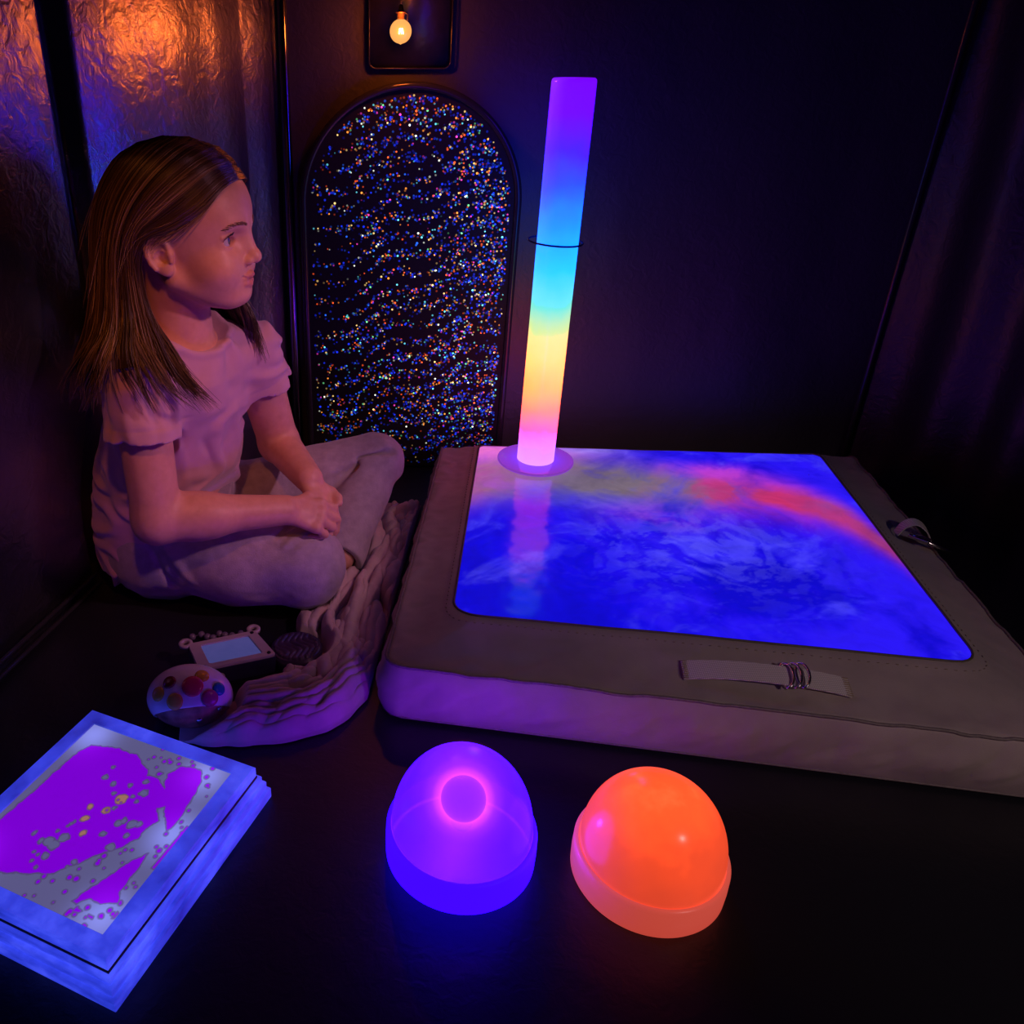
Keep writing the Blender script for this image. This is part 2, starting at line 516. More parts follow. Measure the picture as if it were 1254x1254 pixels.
octv = np.array([(1, 0, 0), (-1, 0, 0), (0, 1, 0), (0, -1, 0), (0, 0, 1), (0, 0, -1), (.7, -.35, .7), (-.7, -.35, .7), (.7, -.35, -.7), (-.7, -.35, -.7)], float)[:6]
# eight-sided little fibre ends
ang = np.arange(6) * np.pi / 3
capv = np.concatenate([np.stack([np.cos(ang), 0 * ang, np.sin(ang)], 1), [(0, -0.55, 0)]])
capf = np.array([(i, (i + 1) % 6, 6) for i in range(6)])
ctr = np.stack([ax + px, np.full(n, 1.6755), pz], 1)
V = (ctr[:, None, :] + rad[:, None, None] * capv[None]).reshape(-1, 3)
F = (capf[None] + 7 * np.arange(n)[:, None, None]).reshape(-1, 3)
me = mesh_np('light_points', V, F)
set_color(me, 'Col', np.repeat(pal[which] * bri[:, None], 7, 0))
o = rel(link('light_points', me, mp.m, sp), sp); o['kind'] = 'stuff'; o['label'] = 'tiny red, orange, white and blue points of light'

# ================================================================== HANGING BULB
bx, by, bz = 0.055, 1.628, 0.822
bl = thing('light_bulb', 'small round glowing orange bulb hanging above the arched sparkle panel', 'light bulb', (bx, by, bz - 0.0185))
mb = NT('frosted_warm_glass'); v = mb.coord()
mb.set(Base_Color=(0.10, 0.03, 0.01), Roughness=0.3)
mb.b.inputs['Emission Color'].default_value = (1.0, 0.40, 0.10, 1); mb.b.inputs['Emission Strength'].default_value = 1.1
bm = bmesh.new()
lathe_bm(bm, [(0, -0.0195), (0.0012, -0.0185), (0.003, -0.0178)] + [(0.018 * math.sin(a), -0.018 * math.cos(a)) for a in np.linspace(0.25, math.pi - 0.35, 20)] + [(0.0055, 0.018), (0, 0.018)], 32, (bx, by, bz))
rel(bm_obj('glass_globe', bm, mb.m, bl), bl)
bm = bmesh.new()
for k in range(5):
    a = k * 1.2566
    bm_tube(bm, [(bx + 0.004 * math.cos(a), by - 0.0187 + 0.002 * abs(math.cos(a)), bz - 0.004), (bx + 0.002 * math.cos(a + .5), by - 0.0188, bz + 0.004)], 0.0009, 5)
rel(bm_obj('filament', bm, simple('white_hot_filament', (1, 0.9, 0.6), 0.5, emit=(1, 0.8, 0.45), estr=8), bl), bl)
bm = bmesh.new(); lathe_bm(bm, [(0, 0.017), (0.006, 0.017), (0.006, 0.026), (0.0085, 0.0265), (0.0085, 0.028), (0.005, 0.029), (0.003, 0.038), (0, 0.038)], 24, (bx, by, bz))
cp = rel(bm_obj('bulb_cap', bm, simple('dull_brass', (0.35, 0.2, 0.08), 0.35, 0.8), bl), bl)
bm = bmesh.new(); bm_tube(bm, catmull([(bx, by, bz + 0.036), (bx + 0.001, by, bz + 0.08), (bx + 0.002, by + 0.01, bz + 0.2), (bx, by + 0.05, bz + 0.5)], 16), 0.0012, 8)
bm_tube(bm, catmull([(bx + 0.006, by - 0.002, bz + 0.026), (bx + 0.011, by - 0.003, bz + 0.024), (bx + 0.010, by - 0.003, bz + 0.014)], 8), 0.0008, 6)
rel(bm_obj('cord', bm, M_pipe, bl), bl)
lamp('bulb_light', 'POINT', (bx, by - 0.024, bz), 0.9, (1.0, 0.15, 0.015), 0.018)

# ================================================================== LIGHT MAT
CFL, CFR, CBR, CBL = [np.array(c) for c in ((0.022, 0.893), (0.852, 0.738), (0.965, 1.585), (0.160, 1.632))]
ROOT = np.array([0.48, 1.2, 0.0])
def bil(a, b):
    a = np.asarray(a, float)[..., None]; b = np.asarray(b, float)[..., None]
    return (CFL * (1 - a) + CFR * a) * (1 - b) + (CBL * (1 - a) + CBR * a) * b
def rrect(a0, a1, b0, b1, r, n):
    """n points round a rounded rectangle in unit coordinates"""
    segs = []
    w, h = a1 - a0 - 2 * r, b1 - b0 - 2 * r
    lens = [w, math.pi * r / 2, h, math.pi * r / 2, w, math.pi * r / 2, h, math.pi * r / 2]
    cum = np.concatenate([[0], np.cumsum(lens)])
    s = np.linspace(0, cum[-1], n, endpoint=False)
    A, B = np.zeros(n), np.zeros(n)
    cen = [(a1 - r, b0 + r, -90), (a1 - r, b1 - r, 0), (a0 + r, b1 - r, 90), (a0 + r, b0 + r, 180)]
    for i, t in enumerate(s):
        k = min(np.searchsorted(cum, t, side='right') - 1, 7); u = t - cum[k]
        if k == 0: A[i], B[i] = a0 + r + u, b0
        elif k == 2: A[i], B[i] = a1, b0 + r + u
        elif k == 4: A[i], B[i] = a1 - r - u, b1
        elif k == 6: A[i], B[i] = a0, b1 - r - u
        else:
            c = cen[(k - 1) // 2]; ang = R(c[2] + 90 * u / (math.pi * r / 2))
            A[i], B[i] = c[0] + r * math.cos(ang), c[1] + r * math.sin(ang)
    return A, B
def mat_z(a, b):
    """height of the mat's upper face"""
    e = np.minimum(np.minimum(a, 1 - a), np.minimum(b, 1 - b))
    z = 0.086 + 0.017 * sstep(0.0, 0.16, e)
    z = z + 0.004 * np.sin(np.pi * np.clip(a, 0, 1)) * np.sin(np.pi * np.clip(b, 0, 1)) + 0.004 * fbm(a * 4, b * 4, 0.7, 3)
    z = z - 0.030 * sstep(0.93, 1.03, b)
    return z
IA0, IA1, IB0, IB1, IR = 0.088, 0.912, 0.135, 0.965, 0.055
mat_root = thing('light_mat', 'large square padded floor mat with glowing blue cloud picture and grey brown border', 'light mat', tuple(ROOT))
# glowing panel
NP = 260
t = np.linspace(0, 1, NP)
# squircle-like mapping of a unit square onto the rounded panel
def panel_uv(n):
    rings = []
    m = 640
    A1, B1 = rrect(IA0, IA1, IB0, IB1, IR, m)
    return A1, B1
gu, gv = np.meshgrid(np.linspace(0, 1, NP), np.linspace(0, 1, NP), indexing='ij')
PA = IA0 + gu * (IA1 - IA0); PB = IB0 + gv * (IB1 - IB0)
# pull the corners in to the rounded outline
def round_corner(A, B):
    A, B = A.copy(), B.copy()
    for ca, sa in ((IA0 + IR, -1), (IA1 - IR, 1)):
        for cb, sb in ((IB0 + IR, -1), (IB1 - IR, 1)):
            da, db = (A - ca) * sa, (B - cb) * sb
            m = (da > 0) & (db > 0)
            mx = np.maximum(da, db); l = np.hypot(da, db) + 1e-9
            A[m] = ca + sa * (da * mx / l)[m]; B[m] = cb + sb * (db * mx / l)[m]
    return A, B
PA, PB = round_corner(PA, PB)
XY = bil(PA, PB)
wr = 0.0012 * fbm(PA * 16, PB * 16, 2.0, 3)
PV = np.stack([XY[..., 0], XY[..., 1], mat_z(PA, PB) + 0.0015 + wr], -1).reshape(-1, 3)
me = mesh_np('glowing_panel', PV, grid_faces(NP, NP))
# the picture on the panel, in panel coordinates
def wisps(a, b, sc, seed, stretch=1.0):
    wx = fbm(a * 3 + seed, b * 3, seed, 4); wy_ = fbm(a * 3, b * 3 + seed, seed + 5, 4)
    return fbm((a + wx * 0.35) * sc, (b * stretch + wy_ * 0.35) * sc, seed + 9, 6, 0.62)
a, b = gu.ravel(), gv.ravel()
C = np.zeros((len(a), 3))
w1 = wisps(a, b, 5, 1.0); w2 = wisps(a, b, 9, 4.0); w3 = wisps(a, b, 16, 8.0)
C[:] = (0.004, 0.001, 0.72)
vio = sstep(-0.05, 0.30, w1 + 0.35 * (a - 0.4))[:, None]
C = C * (1 - 0.7 * vio) + 0.7 * vio * np.array((0.028, 0.010, 0.93))
pale = (sstep(0.05, 0.36, w2 + 0.26 * np.exp(-((a - 0.55) / 0.24) ** 2 - ((b - 0.36) / 0.2) ** 2) + 0.12 * np.exp(-((a - 0.6) / 0.3) ** 2 - ((b - 0.9) / 0.1) ** 2) - 0.04))[:, None]
C = C * (1 - 0.6 * pale) + 0.6 * pale * np.array((0.075, 0.065, 0.95))
light = np.clip(sstep(0.10, 0.28, np.abs(w3) * 2.0 + 0.1 * w2) * np.exp(-((a - 0.55) / 0.22) ** 2 - ((b - 0.38) / 0.2) ** 2), 0, 1)[:, None]
C = C * (1 - 0.3 * light) + 0.3 * light * np.array((0.14, 0.13, 0.98))
# coloured band sweeping from the pole to the right edge
bc = np.interp(a, [0, .22, .4, .58, .75, .87, .96, 1], [.70, .74, .71, .67, .66, .60, .50, .42]) + 0.10 * w1
band = np.exp(-((b - bc) / np.interp(a, [0, 0.3, 0.6, 1], [0.13, 0.13, 0.10, 0.09])) ** 2)
def lerp3(x, xs, cols):
    return np.stack([np.interp(x, xs, [c[i] for c in cols]) for i in range(3)], 1)
bcol = lerp3(a + 0.25 * w2, [0, 0.1, 0.25, 0.42, 0.55, 0.66, 0.80, 1.0],
             [(0.45, 0.09, 0.28), (0.30, 0.12, 0.16), (0.17, 0.13, 0.15), (0.20, 0.15, 0.12), (0.24, 0.11, 0.16), (0.48, 0.04, 0.12), (0.60, 0.030, 0.065), (0.34, 0.04, 0.18)])
bs = np.clip(band * (1.15 + 1.6 * w2), 0, 1)[:, None]
C = C * (1 - bs * 0.9) + bs * 0.9 * bcol
pk = np.clip(np.exp(-((b - bc - 0.10) / 0.05) ** 2 - ((a - 0.68) / 0.16) ** 2) * (1 + 2 * w2), 0, 1)[:, None]
C = C * (1 - 0.7 * pk) + 0.7 * pk * np.array((0.55, 0.05, 0.60))
mg = np.clip(np.exp(-((b - 0.50 - 0.1 * w1) / 0.07) ** 2 - ((a - 0.47) / 0.13) ** 2) * (0.6 + 2.5 * w2), 0, 1)[:, None]
C = C * (1 - 0.6 * mg) + 0.6 * mg * np.array((0.30, 0.05, 0.62))
tl = np.clip(np.exp(-((b - 0.93) / 0.10) ** 2 - ((a - 0.05) / 0.22) ** 2) * (1.1 + 1.5 * w2), 0, 1)[:, None]
C = C * (1 - tl) + tl * np.array((0.80, 0.16, 0.62))
st = np.clip(np.exp(-((b - 0.62 - 0.5 * a) / 0.07) ** 2 - ((a - 0.02) / 0.16) ** 2) * (0.7 + 2.5 * w3), 0, 1)[:, None]
C = C * (1 - 0.7 * st) + 0.7 * st * np.array((0.34, 0.08, 0.50))
wht = np.clip(np.exp(-((b - 0.95) / 0.06) ** 2 - ((a - 0.30) / 0.12) ** 2) * (1 + 2 * w2), 0, 1)[:, None]
C = C * (1 - 0.5 * wht) + 0.5 * wht * np.array((0.35, 0.28, 0.85))
dark = (0.80 + 0.20 * sstep(-0.25, 0.1, w1 + w2 * 0.5))[:, None]
C = C * dark
set_color(me, 'Col', np.clip(C, 0.002, 4))
mpn = NT('glowing_cloud_picture')
at = mpn.attr('Col'); v = mpn.coord()
fn = mpn.noise(v, 22, 8, 0.62, 1.2)
g = mpn.ramp(fn.outputs['Fac'], [(0.25, 0.86), (0.5, 1.0), (0.75, 1.12)])
mpn.l(mpn.mix(1.0, at.outputs['Color'], g, 'MULTIPLY'), mpn.b.inputs['Emission Color'])
mpn.b.inputs['Emission Strength'].default_value = 1.05
mpn.set(Base_Color=(0.02, 0.02, 0.05), Roughness=0.14); mpn.b.inputs['Specular IOR Level'].default_value = 0.12
nb = mpn.noise(v, 7, 2, 0.5); nb2 = mpn.noise(v, 70, 2, 0.5)
mpn.bump(mpn.math('ADD', nb.outputs['Fac'], mpn.math('MULTIPLY', nb2.outputs['Fac'], 0.06)), 0.10, 0.01)
rel(link('glowing_panel', me, mpn.m, mat_root), mat_root)
# padded cover: border, edge seam, puffed sides
NL = 720
loops = []
def loop_from(A, B, z, jit=0.0):
    xy = bil(A, B)
    return np.concatenate([xy, np.broadcast_to(np.asarray(z, float), (len(A),))[:, None]], 1)
ring_ab = []
A_in, B_in = rrect(IA0 + 0.004, IA1 - 0.004, IB0 + 0.004, IB1 - 0.004, IR, NL)
A_out, B_out = rrect(0.0, 1.0, 0.0, 1.0, 0.03, NL)
for k, f in enumerate(np.linspace(0, 1, 16)):
    A, B = A_in + (A_out - A_in) * f, B_in + (B_out - B_in) * f
    z = mat_z(A, B)
    wrk = 0.0035 * fbm(A * 22, B * 22, 3.0, 4) * math.sin(math.pi * f) ** 0.5 + 0.002 * np.sin(f * 9 + 5 * fbm(A * 30, B * 30, 1.0, 2))* f
    if k < 3: z = z + (0.0026, 0.0030, 0.0018)[k]
    loops.append(loop_from(A, B, z + wrk))
# outward direction of the outline
Oxy = bil(A_out, B_out)
tn = np.roll(Oxy, -1, 0) - np.roll(Oxy, 1, 0); tn /= np.linalg.norm(tn, axis=1, keepdims=True)
on = np.stack([tn[:, 1], -tn[:, 0]], 1)
arc = np.cumsum(np.linalg.norm(Oxy - np.roll(Oxy, 1, 0), axis=1))
ztop = loops[-1][:, 2]
puck = fbm(arc * 45, 0.0, 0.5, 3)
limit = np.where(on[:, 1] > 0.6, 0.35, 1.0)           # squeezed against the back wall
for k, f in enumerate(np.linspace(0.05, 1, 16)):
    z = ztop * (1 - f) + 0.004 * f
    out = (0.010 * math.sin(math.pi * min(f, 1)) ** 0.8 + 0.004 * f) * limit
    fold_ = 0.011 * fbm(arc * 30 + 2 * f, f * 2.2, 2.0, 4) * math.sin(math.pi * f) + 0.002 * puck * math.sin(math.pi * f)
    p = Oxy + on * (out + fold_ * 1.3)[:, None]
    loops.append(np.concatenate([p, (z + 0.003 * fbm(arc * 30, f * 4, 1.0, 3) * math.sin(math.pi * f))[:, None]], 1))
cen_ = loops[-1].mean(0)
for f in (0.985, 0.5, 0.02): loops.append(cen_ + (loops[-1 if f == 0.985 else (-2 if f == 0.5 else -3)] - cen_) * f * np.array([1, 1, 0]) + np.array([0, 0, 0]))
V = np.concatenate(loops); nl = len(loops)
F = []
i = np.arange(NL); j = (i + 1) % NL
for k in range(nl - 1):
    F.append(np.stack([k * NL + i, k * NL + j, (k + 1) * NL + j, (k + 1) * NL + i], 1))
M_cover = fabric('grey_brown_canvas', (0.36, 0.295, 0.295), 0.62, 700, 0.25, 0.14, 9, 0.1)
me = mesh_np('cover', V, np.concatenate(F)[:, ::-1])
rel(link('cover', me, M_cover, mat_root), mat_root)
# piping along the upper edge, and a cord near the floor
M_piping = simple('dark_piping', (0.17, 0.14, 0.14), 0.6, 0, 0.2, 200)
bm = bmesh.new(); bm_tube(bm, np.concatenate([Oxy + on * 0.001, (ztop + 0.0008)[:, None]], 1)[::2], 0.0021, 6, closed=True)
rel(bm_obj('piping', bm, M_piping, mat_root), mat_root)
bm = bmesh.new(); bm_tube(bm, loops[-4][::3] + np.array([0, 0, 0.002]) + np.concatenate([on * 0.001, np.zeros((NL, 1))], 1)[::3], 0.0018, 6, closed=True)
rel(bm_obj('piping', bm, M_piping, mat_root), mat_root)
# binding with stitches round the glowing panel
bm = bmesh.new(); lp = loops[0].copy(); lp[:, 2] = mat_z(A_in, B_in) + 0.0034
bm_tube(bm, lp[::3], 0.0017, 6, closed=True)
rel(bm_obj('panel_binding', bm, simple('dark_brown_binding', (0.09, 0.07, 0.065), 0.6), mat_root), mat_root)
VV, FF = [], []
lp2 = loops[2]
for k in range(0, NL, 3):
    p = lp2[k]; q = lp2[(k + 1) % NL]
    d = q - p; d = d / np.linalg.norm(d) * 0.0025
    tv, tf = tube_arrays([p - d * 0.6 + [0, 0, .0008], p + d * 0.6 + [0, 0, .0008]], 0.0006, 4, off=0)
    base = sum(len(x) for x in VV)
    VV.append(tv); FF += [tuple(x + base for x in (f if len(f) == 4 else f)) for f in tf]
bm = bmesh.new(); vs = [bm.verts.new(v_) for v_ in np.concatenate(VV)]
for f in FF:
    f2 = list(dict.fromkeys(f))
    try: bm.faces.new([vs[x] for x in f2])
    except ValueError: pass
rel(bm_obj('stitching', bm, simple('tan_thread', (0.22, 0.17, 0.13), 0.8), mat_root), mat_root)
# webbing handle strap on the front border with three rings
def surf(a, b, dz=0.0):
    xy = bil(np.array([a]), np.array([b]))[0]
    return np.array([xy[0], xy[1], float(mat_z(np.array([a]), np.array([b]))[0]) + dz])
def strap_mesh(pts, w, th, wdir):
    """flat band along pts"""
    P = np.asarray(pts); n = len(P); wdir = np.asarray(wdir, float); wdir /= np.linalg.norm(wdir)
    V = []
    T = np.gradient(P, axis=0); T /= np.linalg.norm(T, axis=1, keepdims=True)
    for p, t_ in zip(P, T):
        W = wdir - t_ * (wdir @ t_); W /= np.linalg.norm(W); Nn = np.cross(t_, W)
        if Nn[2] < 0: Nn = -Nn
        V += [p - W * w / 2, p + W * w / 2, p + W * w / 2 + Nn * th, p - W * w / 2 + Nn * th]
    F = [(0, 1, 2, 3), (4 * (n - 1) + 3, 4 * (n - 1) + 2, 4 * (n - 1) + 1, 4 * (n - 1))]
    for i in range(n - 1):
        for j in range(4):
            j2 = (j + 1) % 4
            F.append((4 * i + j, 4 * i + j2, 4 * i + 4 + j2, 4 * i + 4 + j))
    bm = bmesh.new(); vs = [bm.verts.new(v_) for v_ in V]
    for f in F: bm.faces.new([vs[x] for x in f])
    return bm
M_web = NT('grey_webbing'); v = M_web.coord(scale=(1, 1, 1))
wv = M_web.node('ShaderNodeTexWave', wave_type='BANDS'); wv.inputs['Scale'].default_value = 130; wv.bands_direction = 'X'
wv2 = M_web.node('ShaderNodeTexWave', wave_type='BANDS'); wv2.inputs['Scale'].default_value = 110; wv2.bands_direction = 'Y'
M_web.l(v, wv.inputs['Vector']); M_web.l(v, wv2.inputs['Vector'])
hh = M_web.math('MULTIPLY', wv.outputs['Fac'], wv2.outputs['Fac'])
M_web.l(M_web.ramp(hh, [(0.0, (0.45, 0.40, 0.42)), (0.6, (0.75, 0.67, 0.70))]), M_web.b.inputs['Base Color'])
M_web.bump(hh, 0.25, 0.0006); M_web.set(Roughness=0.7)
s0, s1 = (0.452, 0.062), (0.690, 0.062)
pts = []
for f in np.linspace(0, 1, 26):
    lift = 0.002 + 0.010 * math.sin(math.pi * f) ** 0.7
    pts.append(surf(s0[0] + (s1[0] - s0[0]) * f, s0[1] + (s1[1] - s0[1]) * f, lift))
wd = surf(0.5, 0.1) - surf(0.5, 0.05)
strap = bm_obj('strap', strap_mesh(pts, 0.030, 0.0016, wd), M_web.m, mat_root, smooth=False); rel(strap, mat_root)
M_chrome = simple('dull_chrome', (0.6, 0.58, 0.6), 0.22, 1.0, 0.05)
for q in range(3):
    f = 0.615 + 0.045 * q
    c = surf(s0[0] + (s1[0] - s0[0]) * f, 0.062, 0.012 + 0.0015 * q)
    wn = wd / np.linalg.norm(wd); tdir = np.array(pts[20]) - np.array(pts[10]); tdir /= np.linalg.norm(tdir)
    up = np.array([0, 0, 1.0])
    P = []
    for a_ in np.linspace(0, 2 * np.pi, 28, endpoint=False):
        x_, y_ = 0.019 * math.cos(a_), 0.0105 * math.sin(a_)
        P.append(c + wn * x_ + (tdir * 0.75 + up * 0.55) * (y_ if y_ > 0 else y_ * 0.6))
    bm = bmesh.new(); bm_tube(bm, P, 0.0018, 8, closed=True)
    bm_obj('ring', bm, M_chrome, strap)
# stitched end tabs of the strap
for f in (0.015, 0.985):
    c = surf(s0[0] + (s1[0] - s0[0]) * f, 0.062, 0.003)
    bm = bmesh.new()
    for q in range(9):
        o_ = wn * (q - 4) * 0.0034
        bm_tube(bm, [c + o_ - tdir * 0.004 + up * 0.002, c + o_ + tdir * 0.004 + up * 0.002], 0.0008, 5)
    r_ = bm_obj('stitched_end', bm, simple('tan_thread_end', (0.30, 0.22, 0.16), 0.8), strap)
# loop handle with a metal tip on the right-hand side
pts = catmull([(0.872, 1.226, 0.094), (0.882, 1.226, 0.110), (0.899, 1.225, 0.115), (0.914, 1.216, 0.103), (0.922, 1.209, 0.080), (0.932, 1.220, 0.055)], 24)
hs = rel(bm_obj('side_strap', strap_mesh(pts, 0.020, 0.0016, (0.3, 1, 0.1)), M_web.m, mat_root, smooth=False), mat_root)
bm = bmesh.new(); bm_tube(bm, [(0.880, 1.198, 0.106), (0.896, 1.186, 0.102), (0.928, 1.166, 0.092)], [0.0040, 0.0034, 0.0030], 8)
bm_box(bm, (0.888, 1.192, 0.105), (0.014, 0.030, 0.006), R(40), 0.001)
bm_obj('buckle', bm, M_chrome, hs)

# ================================================================== GLOWING COLUMN
def lin(*c): return tuple((x / 255 / 12.92) if x / 255 <= 0.04045 else ((x / 255 + 0.055) / 1.055) ** 2.4 for x in c)
tx_, ty_ = 0.319, 1.480
tz_ = PV[np.argmin((PV[:, 0] - tx_) ** 2 + (PV[:, 1] - ty_) ** 2), 2] + 0.0045
TB = float(tz_)
tb = thing('light_tube', 'tall glowing rainbow tube standing on the back corner of the light mat', 'light tube', (tx_, ty_, TB))
mt = NT('rainbow_tube_glow')
tc = mt.node('ShaderNodeTexCoord'); sx = mt.node('ShaderNodeSeparateXYZ'); mt.l(tc.outputs['Object'], sx.inputs[0])
nz = mt.noise(tc.outputs['Object'], 16, 3, 0.5)
zz = mt.math('DIVIDE', mt.math('ADD', sx.outputs['Z'], mt.math('MULTIPLY', mt.math('SUBTRACT', nz.outputs['Fac'], 0.5), 0.05)), 0.648)
cols = [(0.0, (238, 160, 255)), (0.05, (240, 140, 250)), (0.10, (255, 105, 205)), (0.17, (255, 150, 120)), (0.235, (255, 200, 90)), (0.31, (255, 232, 120)), (0.39, (225, 245, 150)),
        (0.47, (110, 240, 225)), (0.56, (30, 215, 255)), (0.66, (25, 160, 255)), (0.76, (45, 85, 255)), (0.84, (75, 35, 255)), (0.92, (115, 8, 255)), (1.0, (120, 5, 235))]
TS = 4.5      # a channel shown full in the photograph is brighter than it can show
rc = mt.ramp(zz, [(p, tuple((1.0 if k_ >= 250 else l_ / TS) for k_, l_ in zip(c, lin(*c)))) for p, c in cols])
mt.l(rc, mt.b.inputs['Emission Color']); mt.b.inputs['Emission Strength'].default_value = TS
mt.set(Base_Color=(0.5, 0.5, 0.5), Roughness=0.25)
bm = bmesh.new(); tr = 0.0345
lathe_bm(bm, [(0, 0.0), (tr, 0.0)] + [(tr, z) for z in np.linspace(0.001, 0.642, 40)] + [(tr - 0.0006, 0.6455), (tr - 0.003, 0.6475), (0, 0.648)], 64)
o = bm_obj('tube', bm, mt.m, tb)
bm = bmesh.new()
bm_tube(bm, [(0.0455 * math.cos(t_) - 0.002, 0.0455 * math.sin(t_) + 0.009, 0.401 - 0.05 * 0.0455 * math.cos(t_)) for t_ in np.linspace(0, 2 * np.pi, 64, endpoint=False)], 0.0016, 8, closed=True)
bm_obj('ring_band', bm, simple('dark_blue_band', (0.01, 0.012, 0.05), 0.3), tb)
mdsc = NT('violet_translucent_disc'); mdsc.set(Base_Color=(0.28, 0.08, 0.55), Roughness=0.12)
mdsc.b.inputs['Emission Color'].default_value = (0.30, 0.06, 0.72, 1); mdsc.b.inputs['Emission Strength'].default_value = 0.55
_v = mdsc.coord(); _n = mdsc.noise(_v, 30, 3); mdsc.bump(_n.outputs['Fac'], 0.03, 0.002)
bm = bmesh.new(); lathe_bm(bm, [(0, -0.003), (0.0700, -0.003), (0.0715, -0.001), (0.0712, 0.0015), (0.069, 0.0025), (0, 0.0025)], 72)
bm_obj('base_disc', bm, mdsc.m, tb)

# ================================================================== DOME LAMPS
def dome_shape(r_ring=0.083, h_ring=0.046, r_dome=0.0775, top=0.148):
    ring = [(0, 0.0), (r_ring - 0.006, 0.0), (r_ring - 0.002, 0.0015), (r_ring, 0.005), (r_ring + 0.0005, h_ring * 0.5), (r_ring, h_ring - 0.004), (r_ring - 0.0015, h_ring - 0.001), (r_dome + 0.0005, h_ring)]
    hh_ = top - h_ring
    dome = [(r_dome * (1.0 - 0.0), h_ring - 0.004)]
    for a_ in np.linspace(0, math.pi / 2, 26):
        c_, s_ = math.cos(a_), math.sin(a_)
        dome.append((r_dome * abs(c_) ** 0.86 if c_ > 1e-6 else 0.0, h_ring + hh_ * s_ ** 1.0))
    return ring, dome
def glow_mat(name, fn):
    m = NT(name); fn(m); return m.m
# violet one
pd = thing('dome_lamp', 'glowing violet dome lamp with a dark round ball showing inside', 'lamp', (0.104, 0.668, 0.0), group=None)
ring, dome = dome_shape(top=0.137)
m = NT('violet_clear_shell')
m.set(Base_Color=(0.02, 0.008, 0.10), Roughness=0.26)
m.b.inputs['Emission Color'].default_value = (0.095, 0.006, 4.5, 1); m.b.inputs['Emission Strength'].default_value = 1.0
v = m.coord(); nz = m.noise(v, 14, 3); m.bump(nz.outputs['Fac'], 0.04, 0.004)
trn = m.node('ShaderNodeBsdfTransparent'); trn.inputs[0].default_value = (0.72, 0.55, 1, 1)
mx = m.node('ShaderNodeMixShader'); mx.inputs[0].default_value = 0.19
m.l(m.b.outputs[0], mx.inputs[1]); m.l(trn.outputs[0], mx.inputs[2]); m.l(mx.outputs[0], m.out.inputs['Surface'])
bm = bmesh.new(); lathe_bm(bm, dome, 96); bm_obj('dome_shell', bm, m.m, pd)
m = NT('violet_base_glow'); m.set(Base_Color=(0.05, 0.02, 0.3), Roughness=0.5)
m.b.inputs['Emission Color'].default_value = (0.06, 0.002, 4.0, 1); m.b.inputs['Emission Strength'].default_value = 1.0
bm = bmesh.new(); lathe_bm(bm, ring, 96); bm_obj('base_ring', bm, m.m, pd)
# inner lamp: a ball, its pink light halo added as a glowing volume
m = NT('inner_ball_glow'); m.set(Base_Color=(0.05, 0.02, 0.3), Roughness=0.4)
tcn = m.node('ShaderNodeTexCoord'); nz = m.noise(tcn.outputs['Object'], 30, 2)
m.l(m.ramp(nz.outputs['Fac'], [(0.35, (0.08, 0.008, 0.62)), (0.65, (0.16, 0.02, 0.75))]), m.b.inputs['Emission Color']); m.b.inputs['Emission Strength'].default_value = 0.9
bm = bmesh.new(); lathe_bm(bm, [(0.0245 * math.sin(a_), 0.084 - 0.0245 * math.cos(a_)) for a_ in np.linspace(0, math.pi, 28)], 48)
bm_obj('inner_ball', bm, m.m, pd)
bm = bmesh.new(); lathe_bm(bm, [(0.012, 0.047), (0.008, 0.052), (0.007, 0.061), (0, 0.061)], 24); bm_obj('stem', bm, m.m, pd)
m = NT('pink_halo_volume'); m.n.remove(m.b)
tcn = m.node('ShaderNodeTexCoord'); vl = m.node('ShaderNodeVectorMath', operation='DISTANCE'); vl.inputs[1].default_value = (0, 0, 0.084)
m.l(tcn.outputs['Object'], vl.inputs[0])
fall = m.ramp(m.math('DIVIDE', vl.outputs['Value'], 0.064), [(0.36, 1.0), (0.46, 0.50), (0.58, 0.13), (0.75, 0.03), (1.0, 0.0)], 'EASE')
em = m.node('ShaderNodeEmission'); em.inputs[0].default_value = (1.0, 0.085, 0.60, 1)
m.l(m.math('MULTIPLY', fall, 210.0), em.inputs['Strength']); m.l(em.outputs[0], m.out.inputs['Volume'])
bm = bmesh.new(); lathe_bm(bm, [(0.064 * math.sin(a_), 0.084 + (-0.036 if math.cos(a_) > 0.5625 else -0.064 * math.cos(a_))) for a_ in np.linspace(0, math.pi, 40)], 48)
bm_obj('glow', bm, m.m, pd)

lamp('dome_inner_light', 'POINT', (0.104, 0.706, 0.068), 2.0, (0.8, 0.05, 1.0), 0.006)
# orange one
od = thing('dome_lamp', 'glowing orange dome lamp on the dark floor in front of the mat strap', 'lamp', (0.306, 0.640, 0.0))
ring, dome = dome_shape(r_ring=0.0815, r_dome=0.076, h_ring=0.042, top=0.127)
m = NT('orange_diffuser_glow'); m.set(Base_Color=(0.5, 0.16, 0.08), Roughness=0.22)
tcn = m.node('ShaderNodeTexCoord'); sx = m.node('ShaderNodeSeparateXYZ'); m.l(tcn.outputs['Object'], sx.inputs[0])
nz = m.noise(tcn.outputs['Object'], 18, 5, 0.6)
h_ = m.math('ADD', m.math('DIVIDE', sx.outputs['Z'], 0.148), m.math('MULTIPLY', m.math('SUBTRACT', nz.outputs['Fac'], 0.5), 0.55))
m.l(m.ramp(h_, [(0.25, (0.70, 0.055, 0.022)), (0.6, (0.95, 0.07, 0.02)), (0.85, (1.5, 0.115, 0.024)), (1.05, (2.2, 0.20, 0.055))]), m.b.inputs['Emission Color'])
m.b.inputs['Emission Strength'].default_value = 0.92
